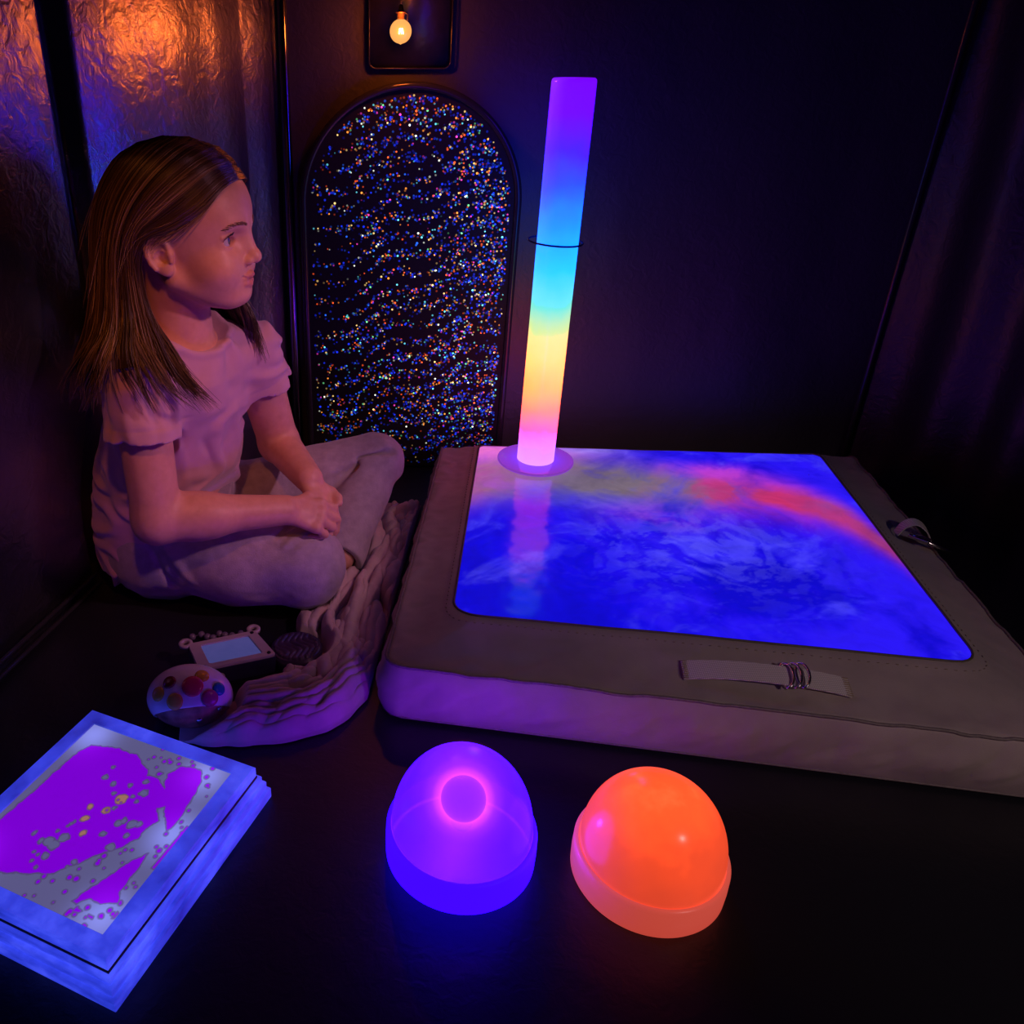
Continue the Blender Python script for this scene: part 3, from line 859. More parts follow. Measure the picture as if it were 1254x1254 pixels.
bm = bmesh.new(); lathe_bm(bm, dome, 96); bm_obj('dome_shell', bm, m.m, od)
m2 = NT('orange_base_glow'); m2.set(Base_Color=(0.6, 0.25, 0.2), Roughness=0.3)
m2.b.inputs['Emission Color'].default_value = (*lin(200, 70, 56), 1); m2.b.inputs['Emission Strength'].default_value = 0.85
bm = bmesh.new(); lathe_bm(bm, ring, 96); bm_obj('base_ring', bm, m2.m, od)

# ================================================================== LIGHT BOX (liquid tile)
LB = (-0.2975, 0.672); LANG = math.atan2(0.238, 0.108)     # local x runs along the right-hand side
lbx = thing('light_box', 'square white light box with purple liquid blots on its glowing top', 'light box', (LB[0], LB[1], 0), LANG)
hx, hy = 0.134, 0.121
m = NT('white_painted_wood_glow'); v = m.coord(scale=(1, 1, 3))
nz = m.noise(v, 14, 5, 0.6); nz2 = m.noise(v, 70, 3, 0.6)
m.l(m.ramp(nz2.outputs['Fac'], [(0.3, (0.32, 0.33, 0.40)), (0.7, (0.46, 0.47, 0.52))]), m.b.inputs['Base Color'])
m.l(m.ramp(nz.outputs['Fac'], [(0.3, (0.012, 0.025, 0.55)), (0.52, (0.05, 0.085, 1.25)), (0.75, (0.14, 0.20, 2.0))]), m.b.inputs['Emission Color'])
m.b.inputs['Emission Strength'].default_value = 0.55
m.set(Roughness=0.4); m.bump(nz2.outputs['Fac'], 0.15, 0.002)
M_lb = m.m
M_seam = simple('brown_seam', (0.10, 0.055, 0.04), 0.7, 0, 0.3, 120)
def slab(name, z0, z1, ex, bev=0.0015):
    bm = bmesh.new(); bm_box(bm, (0, 0, (z0 + z1) / 2), (2 * (hx + ex), 2 * (hy + ex), z1 - z0), 0, bev)
    return bm_obj(name, bm, M_lb, lbx, autosmooth=40)
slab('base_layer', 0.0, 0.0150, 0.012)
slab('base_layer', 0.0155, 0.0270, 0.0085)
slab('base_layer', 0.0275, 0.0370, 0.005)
bm = bmesh.new(); bm_box(bm, (0, 0, 0.0385), (2 * (hx + 0.001), 2 * (hy + 0.001), 0.0035), 0, 0.0004); bm_obj('seam', bm, M_seam, lbx, autosmooth=40)
# top frame with a recess
bm = bmesh.new()
fw = 0.020
def rect(x, y, z): return [bm.verts.new(p) for p in ((-x, -y, z), (x, -y, z), (x, y, z), (-x, y, z))]
lo = [rect(hx, hy, 0.0402), rect(hx, hy, 0.053), rect(hx - 0.0015, hy - 0.0015, 0.0547), rect(hx - fw, hy - fw, 0.0555), rect(hx - fw - 0.001, hy - fw - 0.001, 0.0535)]
for p_, q_ in zip(lo[:-1], lo[1:]):
    for i_ in range(4): bm.faces.new((p_[i_], p_[(i_ + 1) % 4], q_[(i_ + 1) % 4], q_[i_]))
bm.faces.new(lo[0][::-1])
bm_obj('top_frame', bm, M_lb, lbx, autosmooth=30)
# glowing liquid sheet
nxp, nyp = 240, 220
gx_, gy_ = np.meshgrid(np.linspace(-(hx - fw - 0.0008), hx - fw - 0.0008, nxp), np.linspace(-(hy - fw - 0.0008), hy - fw - 0.0008, nyp), indexing='ij')
me = mesh_np('liquid_sheet', np.stack([gx_, gy_, np.full_like(gx_, 0.0541)], -1).reshape(-1, 3), grid_faces(nxp, nyp))
ux, uy = (gx_ / (hx - fw)).ravel(), (gy_ / (hy - fw)).ravel()     # -1..1 ; +x towards the right corner, +y towards the far-left side
def blob(cx, cy, rx, ry, rot=0):
    c_, s_ = math.cos(rot), math.sin(rot)
    x_, y_ = ux - cx, uy - cy
    return 1 - np.sqrt(((c_ * x_ + s_ * y_) / rx) ** 2 + ((-s_ * x_ + c_ * y_) / ry) ** 2)
nA = fbm(ux * 2.6, uy * 2.6, 1.5, 5); nB = fbm(ux * 7, uy * 7, 4.5, 4); nC = fbm(ux * 16, uy * 16, 8.5, 3)
def poly_sd(P):
    """signed distance inside a polygon (positive inside)"""
    P = np.array(P); d2 = np.full(ux.shape, 9.0); ins = np.zeros(ux.shape, bool)
    for (x0, y0), (x1, y1) in zip(P, np.roll(P, -1, 0)):
        ex, ey = x1 - x0, y1 - y0
        t = np.clip(((ux - x0) * ex + (uy - y0) * ey) / (ex * ex + ey * ey + 1e-12), 0, 1)
        d2 = np.minimum(d2, (ux - x0 - t * ex) ** 2 + (uy - y0 - t * ey) ** 2)
        c = ((y0 > uy) != (y1 > uy)) & (ux < (x1 - x0) * (uy - y0) / (y1 - y0 + 1e-12) + x0); ins ^= c
    return np.where(ins, 1, -1) * np.sqrt(d2)
POOL = [(0.58,0.851),(0.719,0.779),(0.795,0.542),(0.811,0.186),(0.684,-0.088),(0.619,-0.126),(0.624,-0.266),(0.549,-0.43),(0.717,-0.326),(0.874,-0.415),(0.899,-0.649),(0.784,-0.749),(0.571,-0.793),(0.394,-0.825),(0.219,-0.846),(0.112,-0.815),(0.25,-0.695),(0.361,-0.586),(0.303,-0.535),(0.201,-0.651),(0.057,-0.593),(-0.052,-0.611),(-0.224,-0.482),(-0.364,-0.344),(-0.509,-0.23),(-0.697,-0.077),(-0.808,0.197),(-0.887,0.415),(-0.917,0.567),(-0.57,0.968),(-0.434,0.928),(-0.152,0.909),(0.198,0.878)]
PUDDLE = [(-0.169,-0.801),(-0.362,-0.679),(-0.554,-0.61),(-0.729,-0.517),(-0.85,-0.486),(-0.852,-0.523),(-0.759,-0.631),(-0.775,-0.759),(-0.703,-0.894),(-0.587,-0.839),(-0.354,-0.832),(-0.281,-0.825)]
SLITS = [[(0.246,-0.972),(0.246,-1.002),(-0.282,-0.986),(-0.283,-0.953)],[(1.022,0.201),(1.052,-0.048),(1.029,-0.055),(0.998,0.187)],[(1.113,-0.836),(1.131,-0.967),(1.008,-0.98),(1.086,-0.899)],[(-0.878,-0.563),(-0.889,-0.644),(-0.912,-0.624),(-0.924,-0.559)],[(-0.893,-0.726),(-0.893,-0.787),(-0.914,-0.793),(-0.911,-0.729)],[(-0.769,-0.962),(-0.84,-0.958),(-0.832,-0.978),(-0.777,-0.983)]]
HOLES = [(0.428,0.288,0.042,0),(0.573,0.315,0.027,0),(0.385,0.144,0.036,0),(0.44,-0.042,0.027,0),(0.549,-0.187,0.032,0),(0.414,-0.256,0.054,0),(0.325,-0.181,0.029,0),(0.287,-0.262,0.028,0),(0.254,-0.082,0.067,1),(0.082,-0.034,0.052,1),(0.054,0.16,0.036,1),(-0.078,0.106,0.05,1),(-0.229,-0.012,0.04,1),(0.285,0.042,0.032,0),(0.144,-0.102,0.028,0),(-0.154,0.171,0.022,0),(-0.187,0.188,0.022,0),(-0.223,0.196,0.022,0),(-0.302,0.251,0.025,0),(-0.162,-0.215,0.029,0),(-0.075,-0.459,0.034,0),(-0.247,-0.398,0.052,0),(-0.413,0.467,0.029,0),(-0.437,0.238,0.058,0),(-0.454,0.159,0.058,0),(-0.462,0.321,0.037,0),(-0.344,0.13,0.055,0),(-0.58,0.136,0.041,0),(-0.578,0.291,0.023,0),(-0.591,0.226,0.021,0),(-0.673,0.231,0.023,0),(-0.706,0.135,0.02,0),(0.012,-0.269,0.046,0),(0.059,-0.312,0.038,0),(0.047,-0.419,0.054,0),(0.074,-0.487,0.043,0),(-0.52,-0.182,0.035,0),(-0.599,-0.156,0.022,0)]      # x, y, radius, amber or not
ux0, uy0 = ux, uy
ux = ux + 0.05 * nB + 0.035 * nC; uy = uy + 0.05 * fbm(uy0 * 7, ux0 * 7, 5.5, 4) + 0.035 * fbm(uy0 * 16, ux0 * 16, 6.5, 3)
f = np.maximum(poly_sd(POOL), poly_sd(PUDDLE))
amb = np.zeros(ux.shape)
for hx_, hy_, hr_, am_ in HOLES:
    dh = np.hypot(ux - hx_, uy - hy_) - hr_
    f = np.minimum(f, dh)
    if am_: amb = np.maximum(amb, sstep(0.02, -0.01, dh))
# stray droplets along the open edges
dr_ = np.random.default_rng(5)
near_edge = np.flatnonzero((f < -0.02) & (f > -0.26) & (uy0 < 0.05))
for q_ in dr_.choice(near_edge, 70):
    f = np.maximum(f, dr_.uniform(0.008, 0.024) - np.hypot(ux0 - ux0[q_], uy0 - uy0[q_]) * dr_.uniform(0.8, 1.1))
ux, uy = ux0, uy0
for L_ in SLITS: f = np.maximum(f, poly_sd(L_))
set_float(me, 'liquid', f)
lx = sum(np.exp(-(((ux - cx) / 0.26) ** 2 + ((uy - cy) / 0.26) ** 2)) for cx, cy in ((0.86, -0.74), (0.86, 0.88), (-0.86, -0.86), (-0.86, 0.86), (0.1, -0.9)))
set_float(me, 'led', np.clip(lx, 0, 1.2))
set_float(me, 'amber', amb)
m = NT('liquid_tile_glow')
A = m.attr('liquid'); Lq = m.attr('led'); Am = m.attr('amber')
v = m.coord(); nz = m.noise(v, 220, 3, 0.6)
ff = m.math('ADD', A.outputs['Fac'], m.math('MULTIPLY', m.math('SUBTRACT', nz.outputs['Fac'], 0.5), 0.012))
ff = m.math('ADD', ff, 0.1)
mask = m.ramp(ff, [(0.097, 0.0), (0.103, 1.0)])
edgeline = m.ramp(ff, [(0.083, 0.0), (0.094, 1.0), (0.100, 1.0), (0.108, 0.0)])
purple = m.mix(Lq.outputs['Fac'], (0.19, 0.0, 0.62), (0.30, 0.004, 0.95))
grey = m.mix(Lq.outputs['Fac'], (0.10, 0.092, 0.23), (0.25, 0.27, 0.85))
grey = m.mix(m.math('MULTIPLY', Am.outputs['Fac'], 0.9), grey, (0.34, 0.15, 0.10))
col = m.mix(mask, grey, purple)
col = m.mix(m.math('MULTIPLY', edgeline, 0.6), col, (0.06, 0.03, 0.11))
m.l(col, m.b.inputs['Emission Color']); m.b.inputs['Emission Strength'].default_value = 1.0
m.set(Base_Color=(0.03, 0.02, 0.05), Roughness=0.12)
link('liquid_sheet', me, m.m, lbx)

# ================================================================== TOYS
mr = thing('mushroom_toy', 'white dome shaped toy with coloured round buttons lying on the crumpled blanket end', 'toy', (-0.239, 0.897, 0.0))
M_toyw = simple('glossy_white_plastic', (0.80, 0.76, 0.82), 0.22, 0, 0.05)
M_toyb = simple('brown_mottled_base', (0.34, 0.14, 0.10), 0.35, 0, 0.5, 70, 0.3)
er = np.array([0.0575, 0.0455, 0.042]); ec = np.array([0, 0, 0.030])
def part_ellipsoid(name, r, keep, mat, parent, nu=72, nv=40):
    bm = bmesh.new(); bmesh.ops.create_uvsphere(bm, u_segments=nu, v_segments=nv, radius=1)
    for v_ in bm.verts: v_.co = Vector((v_.co.x * r[0], v_.co.y * r[1], max(v_.co.z * r[2], -0.0285))) + Vector(ec)
    if keep:
        n_, p_ = keep
        geom = bm.verts[:] + bm.edges[:] + bm.faces[:]
        bmesh.ops.bisect_plane(bm, geom=geom, plane_co=p_, plane_no=n_, clear_inner=True)
    return bm_obj(name, bm, mat, parent)
part_ellipsoid('base', er * 0.955, None, M_toyb, mr)
cap = part_ellipsoid('cap', er, ((-0.12, 0.72, 0.62), (0.0, -0.016, 0.016)), M_toyw, mr)
md_ = cap.modifiers.new('thickness', 'SOLIDIFY'); md_.thickness = 0.002; md_.offset = -1
for nm, dr, rad_, colr in (('button', (-0.609, -0.531, 0.589), 0.0085, (0.62, 0.42, 0.06)), ('button', (-0.19, -0.813, 0.55), 0.0098, (0.66, 0.45, 0.07)), ('button', (0.187, -0.475, 0.86), 0.0125, (0.60, 0.03, 0.10)),
                           ('button', (0.358, -0.10, 0.93), 0.0085, (0.62, 0.36, 0.03)), ('button', (0.745, -0.305, 0.593), 0.0080, (0.03, 0.24, 0.42)), ('button', (0.578, -0.627, 0.522), 0.0100, (0.50, 0.03, 0.18)),
                           ('button', (-0.36, -0.324, 0.875), 0.0080, (0.14, 0.01, 0.015))):
    d_ = np.array(dr); d_ = d_ / np.linalg.norm(d_); p_ = ec + d_ * er; nn = d_ / er; nn = nn / np.linalg.norm(nn)
    bm = bmesh.new(); rad_ *= 1.12; lathe_bm(bm, [(0, -0.004), (rad_, -0.004), (rad_, 0.0006), (rad_ * 0.93, 0.0018), (rad_ * 0.6, 0.0029), (0, 0.0034)], 28)
    bo = bm_obj(nm, bm, simple('button_plastic', colr, 0.2, 0, 0.05), mr)
    bo.matrix_local = Matrix.Translation(p_) @ Vector(nn).to_track_quat('Z', 'Y').to_matrix().to_4x4()
    bo['label'] = {0.62: 'yellow button', 0.66: 'yellow button', 0.60: 'red button', 0.03: 'teal button', 0.50: 'magenta button', 0.14: 'dark red button'}.get(colr[0], 'yellow button')
for dr in ((0.80, -0.58, 0.05), (0.35, -0.93, -0.15)):
    d_ = np.array(dr); d_ /= np.linalg.norm(d_); p_ = ec + d_ * er * 0.965; nn = d_ / er; nn /= np.linalg.norm(nn)
    bm = bmesh.new(); lathe_bm(bm, [(0, -0.002), (0.0042, -0.002), (0.0042, 0.0005), (0.002, 0.0016), (0, 0.002)], 16)
    bo = bm_obj('stud', bm, M_chrome, mr); bo.matrix_local = Matrix.Translation(p_) @ Vector(nn).to_track_quat('Z', 'Y').to_matrix().to_4x4()

# drawing tablet
dt = thing('drawing_tablet', 'small drawing tablet with pale frame and blue screen on the floor by the knee', 'drawing tablet', (-0.197, 1.002, 0.0), 0.30)
def rel_pt(p, root): return root.matrix_basis.inverted() @ Vector(p)
bpy.context.view_layer.update()
TLp, TRp, BRp, BLp = [np.array(p) for p in ((-0.262, 1.006, 0.034), (-0.168, 1.040, 0.034), (-0.131, 0.986, 0.031), (-0.236, 0.950, 0.031))]
def quad_pt(a_, b_): return (BLp * (1 - a_) + BRp * a_) * (1 - b_) + (TLp * (1 - a_) + TRp * a_) * b_
nrm = np.cross(BRp - BLp, TLp - BLp); nrm /= np.linalg.norm(nrm)
def quad_loop(a0, a1, b0, b1, r, n, dz): 
    A, B = rrect(a0, a1, b0, b1, r, n)
    return np.array([quad_pt(x_, y_) + nrm * dz for x_, y_ in zip(A, B)])
def stack_mesh(name, loops_, mat, parent, capb=True, capt=True, inner=None):
    bm = bmesh.new(); prev = None
    for lp_ in loops_:
        cur = [bm.verts.new(p_) for p_ in lp_]
        if prev is None and capb: bm.faces.new(cur[::-1])
        if prev:
            for i_ in range(len(cur)):
                j_ = (i_ + 1) % len(cur); bm.faces.new((prev[i_], prev[j_], cur[j_], cur[i_]))
        prev = cur
    if capt: bm.faces.new(prev)
    return bm_obj(name, bm, mat, parent, autosmooth=35)
def wrel(o, root):
    o.matrix_parent_inverse = root.matrix_basis.inverted(); return o
bpy.context.view_layer.update()
wrel(stack_mesh('body', [quad_loop(-0.01, 1.01, -0.015, 1.01, 0.07, 64, d_) for d_ in (-0.0305, -0.028, -0.006, -0.003)], simple('navy_plastic', (0.035, 0.03, 0.10), 0.35), dt), dt)
M_pale = simple('pale_pink_plastic', (0.50, 0.42, 0.46), 0.4, 0, 0.06)
wrel(stack_mesh('frame', [quad_loop(0, 1, 0, 1, 0.07, 64, -0.003), quad_loop(0, 1, 0, 1, 0.07, 64, 0.0005), quad_loop(0.008, 0.992, 0.01, 0.99, 0.065, 64, 0.0015),
      quad_loop(0.155, 0.86, 0.14, 0.86, 0.03, 64, 0.0015), quad_loop(0.165, 0.85, 0.155, 0.845, 0.02, 64, -0.001)], M_pale, dt, capt=False), dt)
ms = NT('blue_drawing_screen'); v = ms.coord(); nz = ms.noise(v, 40, 4)
ms.l(ms.ramp(nz.outputs['Fac'], [(0.3, (0.14, 0.19, 0.46)), (0.7, (0.20, 0.25, 0.56))]), ms.b.inputs['Base Color']); ms.set(Roughness=0.25)
ms.b.inputs['Emission Color'].default_value = (0.10, 0.14, 0.5, 1); ms.b.inputs['Emission Strength'].default_value = 0.28
wrel(stack_mesh('screen', [quad_loop(0.16, 0.855, 0.15, 0.85, 0.02, 48, -0.0022), quad_loop(0.16, 0.855, 0.15, 0.85, 0.02, 48, -0.0006)], ms.m, dt), dt)
for (a_, b_) in ((-0.02, 1.06), (1.0, 1.07)):
    c_ = quad_pt(a_, b_)
    bm = bmesh.new()
    for i_ in range(1): lathe_bm(bm, [(0.0045, -0.004), (0.0100, -0.004), (0.0105, 0.0), (0.0095, 0.0015), (0.0052, 0.0015), (0.0045, 0.0), (0.0045, -0.004)], 28)
    lo_ = bm_obj('lug', bm, M_pale, dt); lo_.matrix_local = dt.matrix_basis.inverted() @ (Matrix.Translation(c_) @ Vector(nrm).to_track_quat('Z', 'Y').to_matrix().to_4x4())
for (a_, b_) in ((0.93, 0.1), (0.93, 0.92), (0.08, 0.07)):
    c_ = quad_pt(a_, b_)
    bm = bmesh.new(); lathe_bm(bm, [(0, 0.0012), (0.0030, 0.0012), (0.0028, 0.0023), (0, 0.0025)], 16)
    lo_ = bm_obj('screw', bm, M_blackp, dt); lo_.matrix_local = dt.matrix_basis.inverted() @ (Matrix.Translation(c_) @ Vector(nrm).to_track_quat('Z', 'Y').to_matrix().to_4x4())
bm = bmesh.new(); bm_tube(bm, [(-0.205, 0.957, 0.018), (-0.207, 0.951, 0.017), (-0.211, 0.947, 0.014)], [0.004, 0.0042, 0.0015], 10)
wrel(bm_obj('stylus_tip', bm, M_pale, dt), dt)

# tactile disc
td = thing('tactile_disc', 'dark round disc with raised wavy ridges lying between the tablet and the blanket', 'tactile disc', (-0.105, 1.016, 0.0), R(20))
M_dark = simple('dark_purple_rubber', (0.055, 0.03, 0.085), 0.32, 0, 0.2, 60)
bm = bmesh.new(); lathe_bm(bm, [(0, 0.0), (0.034, 0.0), (0.037, 0.004), (0.037, 0.012), (0.034, 0.015), (0, 0.016)], 56); bm_obj('base', bm, M_dark, td)
# ridged top: small height field on a disc
nr, na = 40, 120
rr_, aa_ = np.meshgrid(np.linspace(0.0005, 0.0385, nr), np.linspace(0, 2 * np.pi, na, endpoint=False), indexing='ij')
X_, Y_ = rr_ * np.cos(aa_), rr_ * np.sin(aa_)
hgt = 0.0045 * sstep(0.0385, 0.030, rr_) + 0.0020 * np.abs(np.sin(X_ * 330 + 2.2 * np.sin(Y_ * 150))) * sstep(0.036, 0.032, rr_) * (rr_ < 0.034) + 0.0022 * np.exp(-((rr_ - 0.0355) / 0.0014) ** 2) + 0.0012 * (np.sin(aa_ * 40) > 0.2) * (rr_ > 0.027) * (rr_ < 0.033)
tilt = Matrix.Rotation(R(8), 4, 'X')
V = np.stack([X_, Y_, 0.020 + hgt], -1).reshape(-1, 3)
F = []
for i_ in range(nr - 1):
    j0 = np.arange(na); j1 = (j0 + 1) % na
    F.append(np.stack([i_ * na + j0, (i_ + 1) * na + j0, (i_ + 1) * na + j1, i_ * na + j1], 1))
base_ring_v = np.stack([0.0385 * np.cos(aa_[0]), 0.0385 * np.sin(aa_[0]), np.full(na, 0.014)], 1)
off_ = len(V); V = np.concatenate([V, base_ring_v, [[0, 0, 0.0205]]])
j0 = np.arange(na); j1 = (j0 + 1) % na
F.append(np.stack([(nr - 1) * na + j0, off_ + j0, off_ + j1, (nr - 1) * na + j1], 1))
link('ridged_top', mesh_np('ridged_top', V, np.concatenate(F)), M_dark, td)

# little string of beads behind the tablet
sb = thing('bead_string', 'short string of small dark beads on the floor behind the drawing tablet', 'beads', (-0.235, 1.064, 0.0))
bp = catmull([(-0.036, -0.004, 0.006), (-0.018, 0.004, 0.006), (-0.004, -0.006, 0.006), (0.008, 0.006, 0.006), (0.022, 0.000, 0.006), (0.040, 0.006, 0.006)], 30)
bm = bmesh.new(); bm_tube(bm, bp, 0.0012, 6); bm_obj('string', bm, M_dark, sb)
mbd = simple('muted_purple_bead', (0.16, 0.13, 0.22), 0.25)
for i_ in range(1, 30, 4):
    bm = bmesh.new(); bmesh.ops.create_uvsphere(bm, u_segments=16, v_segments=10, radius=0.0055)
    bo = bm_obj('bead', bm, mbd, sb); bo.location = bp[i_]

# ================================================================== PERSON
girl = thing('person', 'long-haired girl in pink t-shirt and grey trousers sitting cross-legged beside the light mat', 'person', (-0.28, 1.24, 0.0))
GI = Matrix.Translation(-Vector(girl.location))
def gpart(name, V, F, mat, parent=None, smooth=True, label=None):
    o = link(name, mesh_np(name, V, F), mat, parent or girl, smooth, label)
    if (parent or girl) is girl: o.matrix_parent_inverse = GI
    return o
HO = np.array([-0.236, 1.158, 0.569])
yaw, pit = R(-14), R(2.5)
Fw = np.array([math.cos(yaw) * math.cos(pit), math.sin(yaw) * math.cos(pit), math.sin(pit)])
Lf = np.array([-math.sin(yaw), math.cos(yaw), 0.0]); Up = np.cross(Fw, Lf)
HM = np.stack([Fw, Lf, Up], 1)
def h2w(p): return np.asarray(p, float) @ HM.T + HO
def w2h(p): return (np.asarray(p, float) - HO) @ HM

shR, shL = np.array([-0.312, 1.105, 0.435]), np.array([-0.178, 1.268, 0.395])
elR, wrR = np.array([-0.300, 1.070, 0.205]), np.array([-0.122, 1.130, 0.190])
elL, wrL = np.array([-0.150, 1.330, 0.212]), np.array([-0.092, 1.205, 0.205])
neck0 = np.array([-0.262, 1.182, 0.425])

# ---------------- head, face, neck, upper chest (in the head's own axes)
hf = Field((-0.125, -0.125, -0.172), (0.115, 0.125, 0.145), 0.00125)
hf.ell((-0.008, 0, 0.045), (0.093, 0.072, 0.082), 0)
hf.ell((0.032, 0, 0.045), (0.054, 0.058, 0.052), 0.02)
hf.ell((0.030, 0, -0.010), (0.053, 0.054, 0.060), 0.02)
hf.ell((0.034, 0, -0.040), (0.043, 0.045, 0.036), 0.015)
hf.ell((0.064, 0, -0.060), (0.0155, 0.017, 0.0145), 0.016)
for s_ in (-1, 1):
    hf.cone((0.000, s_ * 0.050, -0.032), (0.055, s_ * 0.018, -0.060), 0.013, 0.012, 0.02)
    hf.ell((0.050, s_ * 0.031, -0.022), (0.027, 0.024, 0.024), 0.018)
hf.chain([(0.072, -0.030, 0.031), (0.081, -0.010, 0.029), (0.081, 0.010, 0.029), (0.072, 0.030, 0.031)], [0.006, 0.006, 0.006, 0.006], 0.014)
# neck and trunk top
nk = w2h(neck0)
hf.cone((-0.028, 0, -0.030), nk, 0.043, 0.046, 0.022)
for sh in (shR, shL):
    hf.cone(nk + np.array([0, 0, -0.01]), w2h(sh) + np.array([0, 0, -0.018]), 0.034, 0.028, 0.025)
hf.ell(nk + np.array([-0.004, 0, -0.06]), (0.046, 0.085, 0.066), 0.03)
# eyes
EY = []
for s_ in (-1, 1):
    e = np.array([0.0605, s_ * 0.0305, 0.0125]); EY.append(e)
    hf.ell((0.086, s_ * 0.0310, 0.0120), (0.0150, 0.0150, 0.0120), 0.012, 'sub')
    hf.ell(e, (0.0136, 0.0142, 0.0132), 0.005)
    # upper lid fold
    hf.chain([e + (0.0085, -s_ * 0.012, 0.0055), e + (0.0128, 0, 0.0085), e + (0.0075, s_ * 0.0125, 0.0055)], [0.0018, 0.0022, 0.0018], 0.003)
    hf.ell(e + (0.0140, 0, -0.0006), (0.0130, 0.0116, 0.0060), 0.0012, 'sub')
# nose
hf.cone((0.0795, 0, 0.022), (0.0905, 0, -0.008), 0.0055, 0.0075, 0.012)
hf.ell((0.0925, 0, -0.0125), (0.0085, 0.0085, 0.0080), 0.006)
for s_ in (-1, 1):
    hf.ell((0.0850, s_ * 0.0092, -0.0165), (0.0078, 0.0056, 0.0058), 0.005)
    hf.ell((0.0895, s_ * 0.0048, -0.0215), (0.0042, 0.0026, 0.0034), 0.002, 'sub')
# mouth, slightly open smile
hf.ell((0.066, 0, -0.040), (0.0130, 0.021, 0.014), 0.010)
hf.chain([(0.0712, -0.0220, -0.0318), (0.0800, -0.0105, -0.0360), (0.0833, -0.0030, -0.0352), (0.0833, 0.0030, -0.0352), (0.0800, 0.0105, -0.0360), (0.0712, 0.0220, -0.0318)], [0.0018, 0.0034, 0.0040, 0.0040, 0.0034, 0.0018], 0.003)
hf.chain([(0.0708, -0.0212, -0.0338), (0.0785, -0.0100, -0.0448), (0.0806, 0, -0.0466), (0.0785, 0.0100, -0.0448), (0.0708, 0.0212, -0.0338)], [0.0018, 0.0038, 0.0046, 0.0038, 0.0018], 0.003)
hf.chain([(0.0742, -0.0240, -0.0312), (0.0860, -0.0090, -0.0398), (0.0900, 0, -0.0410), (0.0860, 0.0090, -0.0398), (0.0742, 0.0240, -0.0312)], [0.0009, 0.0016, 0.0020, 0.0016, 0.0009], 0.001, 'sub')
hf.fold((0.0800, -0.0005, -0.024), (0.0840, 0.0005, -0.033), 0.003, -0.0012)
for s_ in (-1, 1):
    hf.fold((0.0700, s_ * 0.018, -0.018), (0.0640, s_ * 0.0260, -0.040), 0.005, -0.0014)
# ears
for s_ in (-1, 1):
    a_ = R(14)
    rot = np.array([[math.cos(a_), 0, -math.sin(a_)], [0, 1, 0], [math.sin(a_), 0, math.cos(a_)]])
    rot = np.array([[math.cos(R(22)), s_ * math.sin(R(22)), 0], [-s_ * math.sin(R(22)), math.cos(R(22)), 0], [0, 0, 1]]) @ rot
    ec_ = np.array([-0.008, s_ * 0.0685, 0.003])
    hf.ell(ec_, (0.0155, 0.0050, 0.0265), 0.006, 'add', rot)
    P_ = []
    for t_ in np.linspace(-0.6, 3.9, 12):
        q_ = np.array([0.0138 * math.cos(t_), s_ * 0.0035, 0.0235 * math.sin(t_) + 0.001]); P_.append(ec_ + rot @ q_)
    hf.chain(P_, [0.0030] * 12, 0.002)
    hf.ell(ec_ + rot @ np.array([-0.001, s_ * 0.0050, 0.010]), (0.0085, 0.0030, 0.0085), 0.002, 'sub', rot)
    hf.ell(ec_ + rot @ np.array([0.001, s_ * 0.0050, -0.005]), (0.0085, 0.0058, 0.0095), 0.002, 'sub', rot)
    hf.ell(ec_ + rot @ np.array([0.003, 0.0, -0.0215]), (0.0072, 0.0042, 0.0072), 0.004, 'add', rot)
    hf.ell(ec_ + rot @ np.array([0.0125, s_ * 0.002, -0.004]), (0.004, 0.004, 0.0055), 0.003, 'add', rot)
HV, HF = hf.mesh(); HV = smooth_verts(HV, HF, 2)
tint = np.ones((len(HV), 3))
x_, y_, z_ = HV.T
def gauss(c, r): return np.exp(-(((HV - np.array(c)) / np.array(r)) ** 2).sum(1))
lip = np.clip(gauss((0.087, 0, -0.0358), (0.012, 0.017, 0.0042)) + gauss((0.084, 0, -0.0460), (0.012, 0.015, 0.0052)), 0, 1) * (np.abs(y_) < 0.021)
tint = tint * (1 - 0.75 * lip[:, None]) + 0.75 * lip[:, None] * np.array((0.78, 0.38, 0.42))
inm = np.clip(gauss((0.080, 0, -0.0405), (0.008, 0.014, 0.0020)), 0, 1)[:, None] * (x_ < 0.0845)[:, None]
tint = tint * (1 - 0.8 * inm) + 0.8 * inm * np.array((0.55, 0.30, 0.30))
chk = (gauss((0.055, -0.042, -0.02), (0.02, 0.02, 0.018)) + gauss((0.055, 0.042, -0.02), (0.02, 0.02, 0.018)) + 0.7 * gauss((0.098, 0, -0.012), (0.01, 0.012, 0.01)))[:, None]
tint = tint * (1 - 0.25 * chk) + 0.25 * chk * np.array((1.0, 0.72, 0.72))
HVw = h2w(HV)

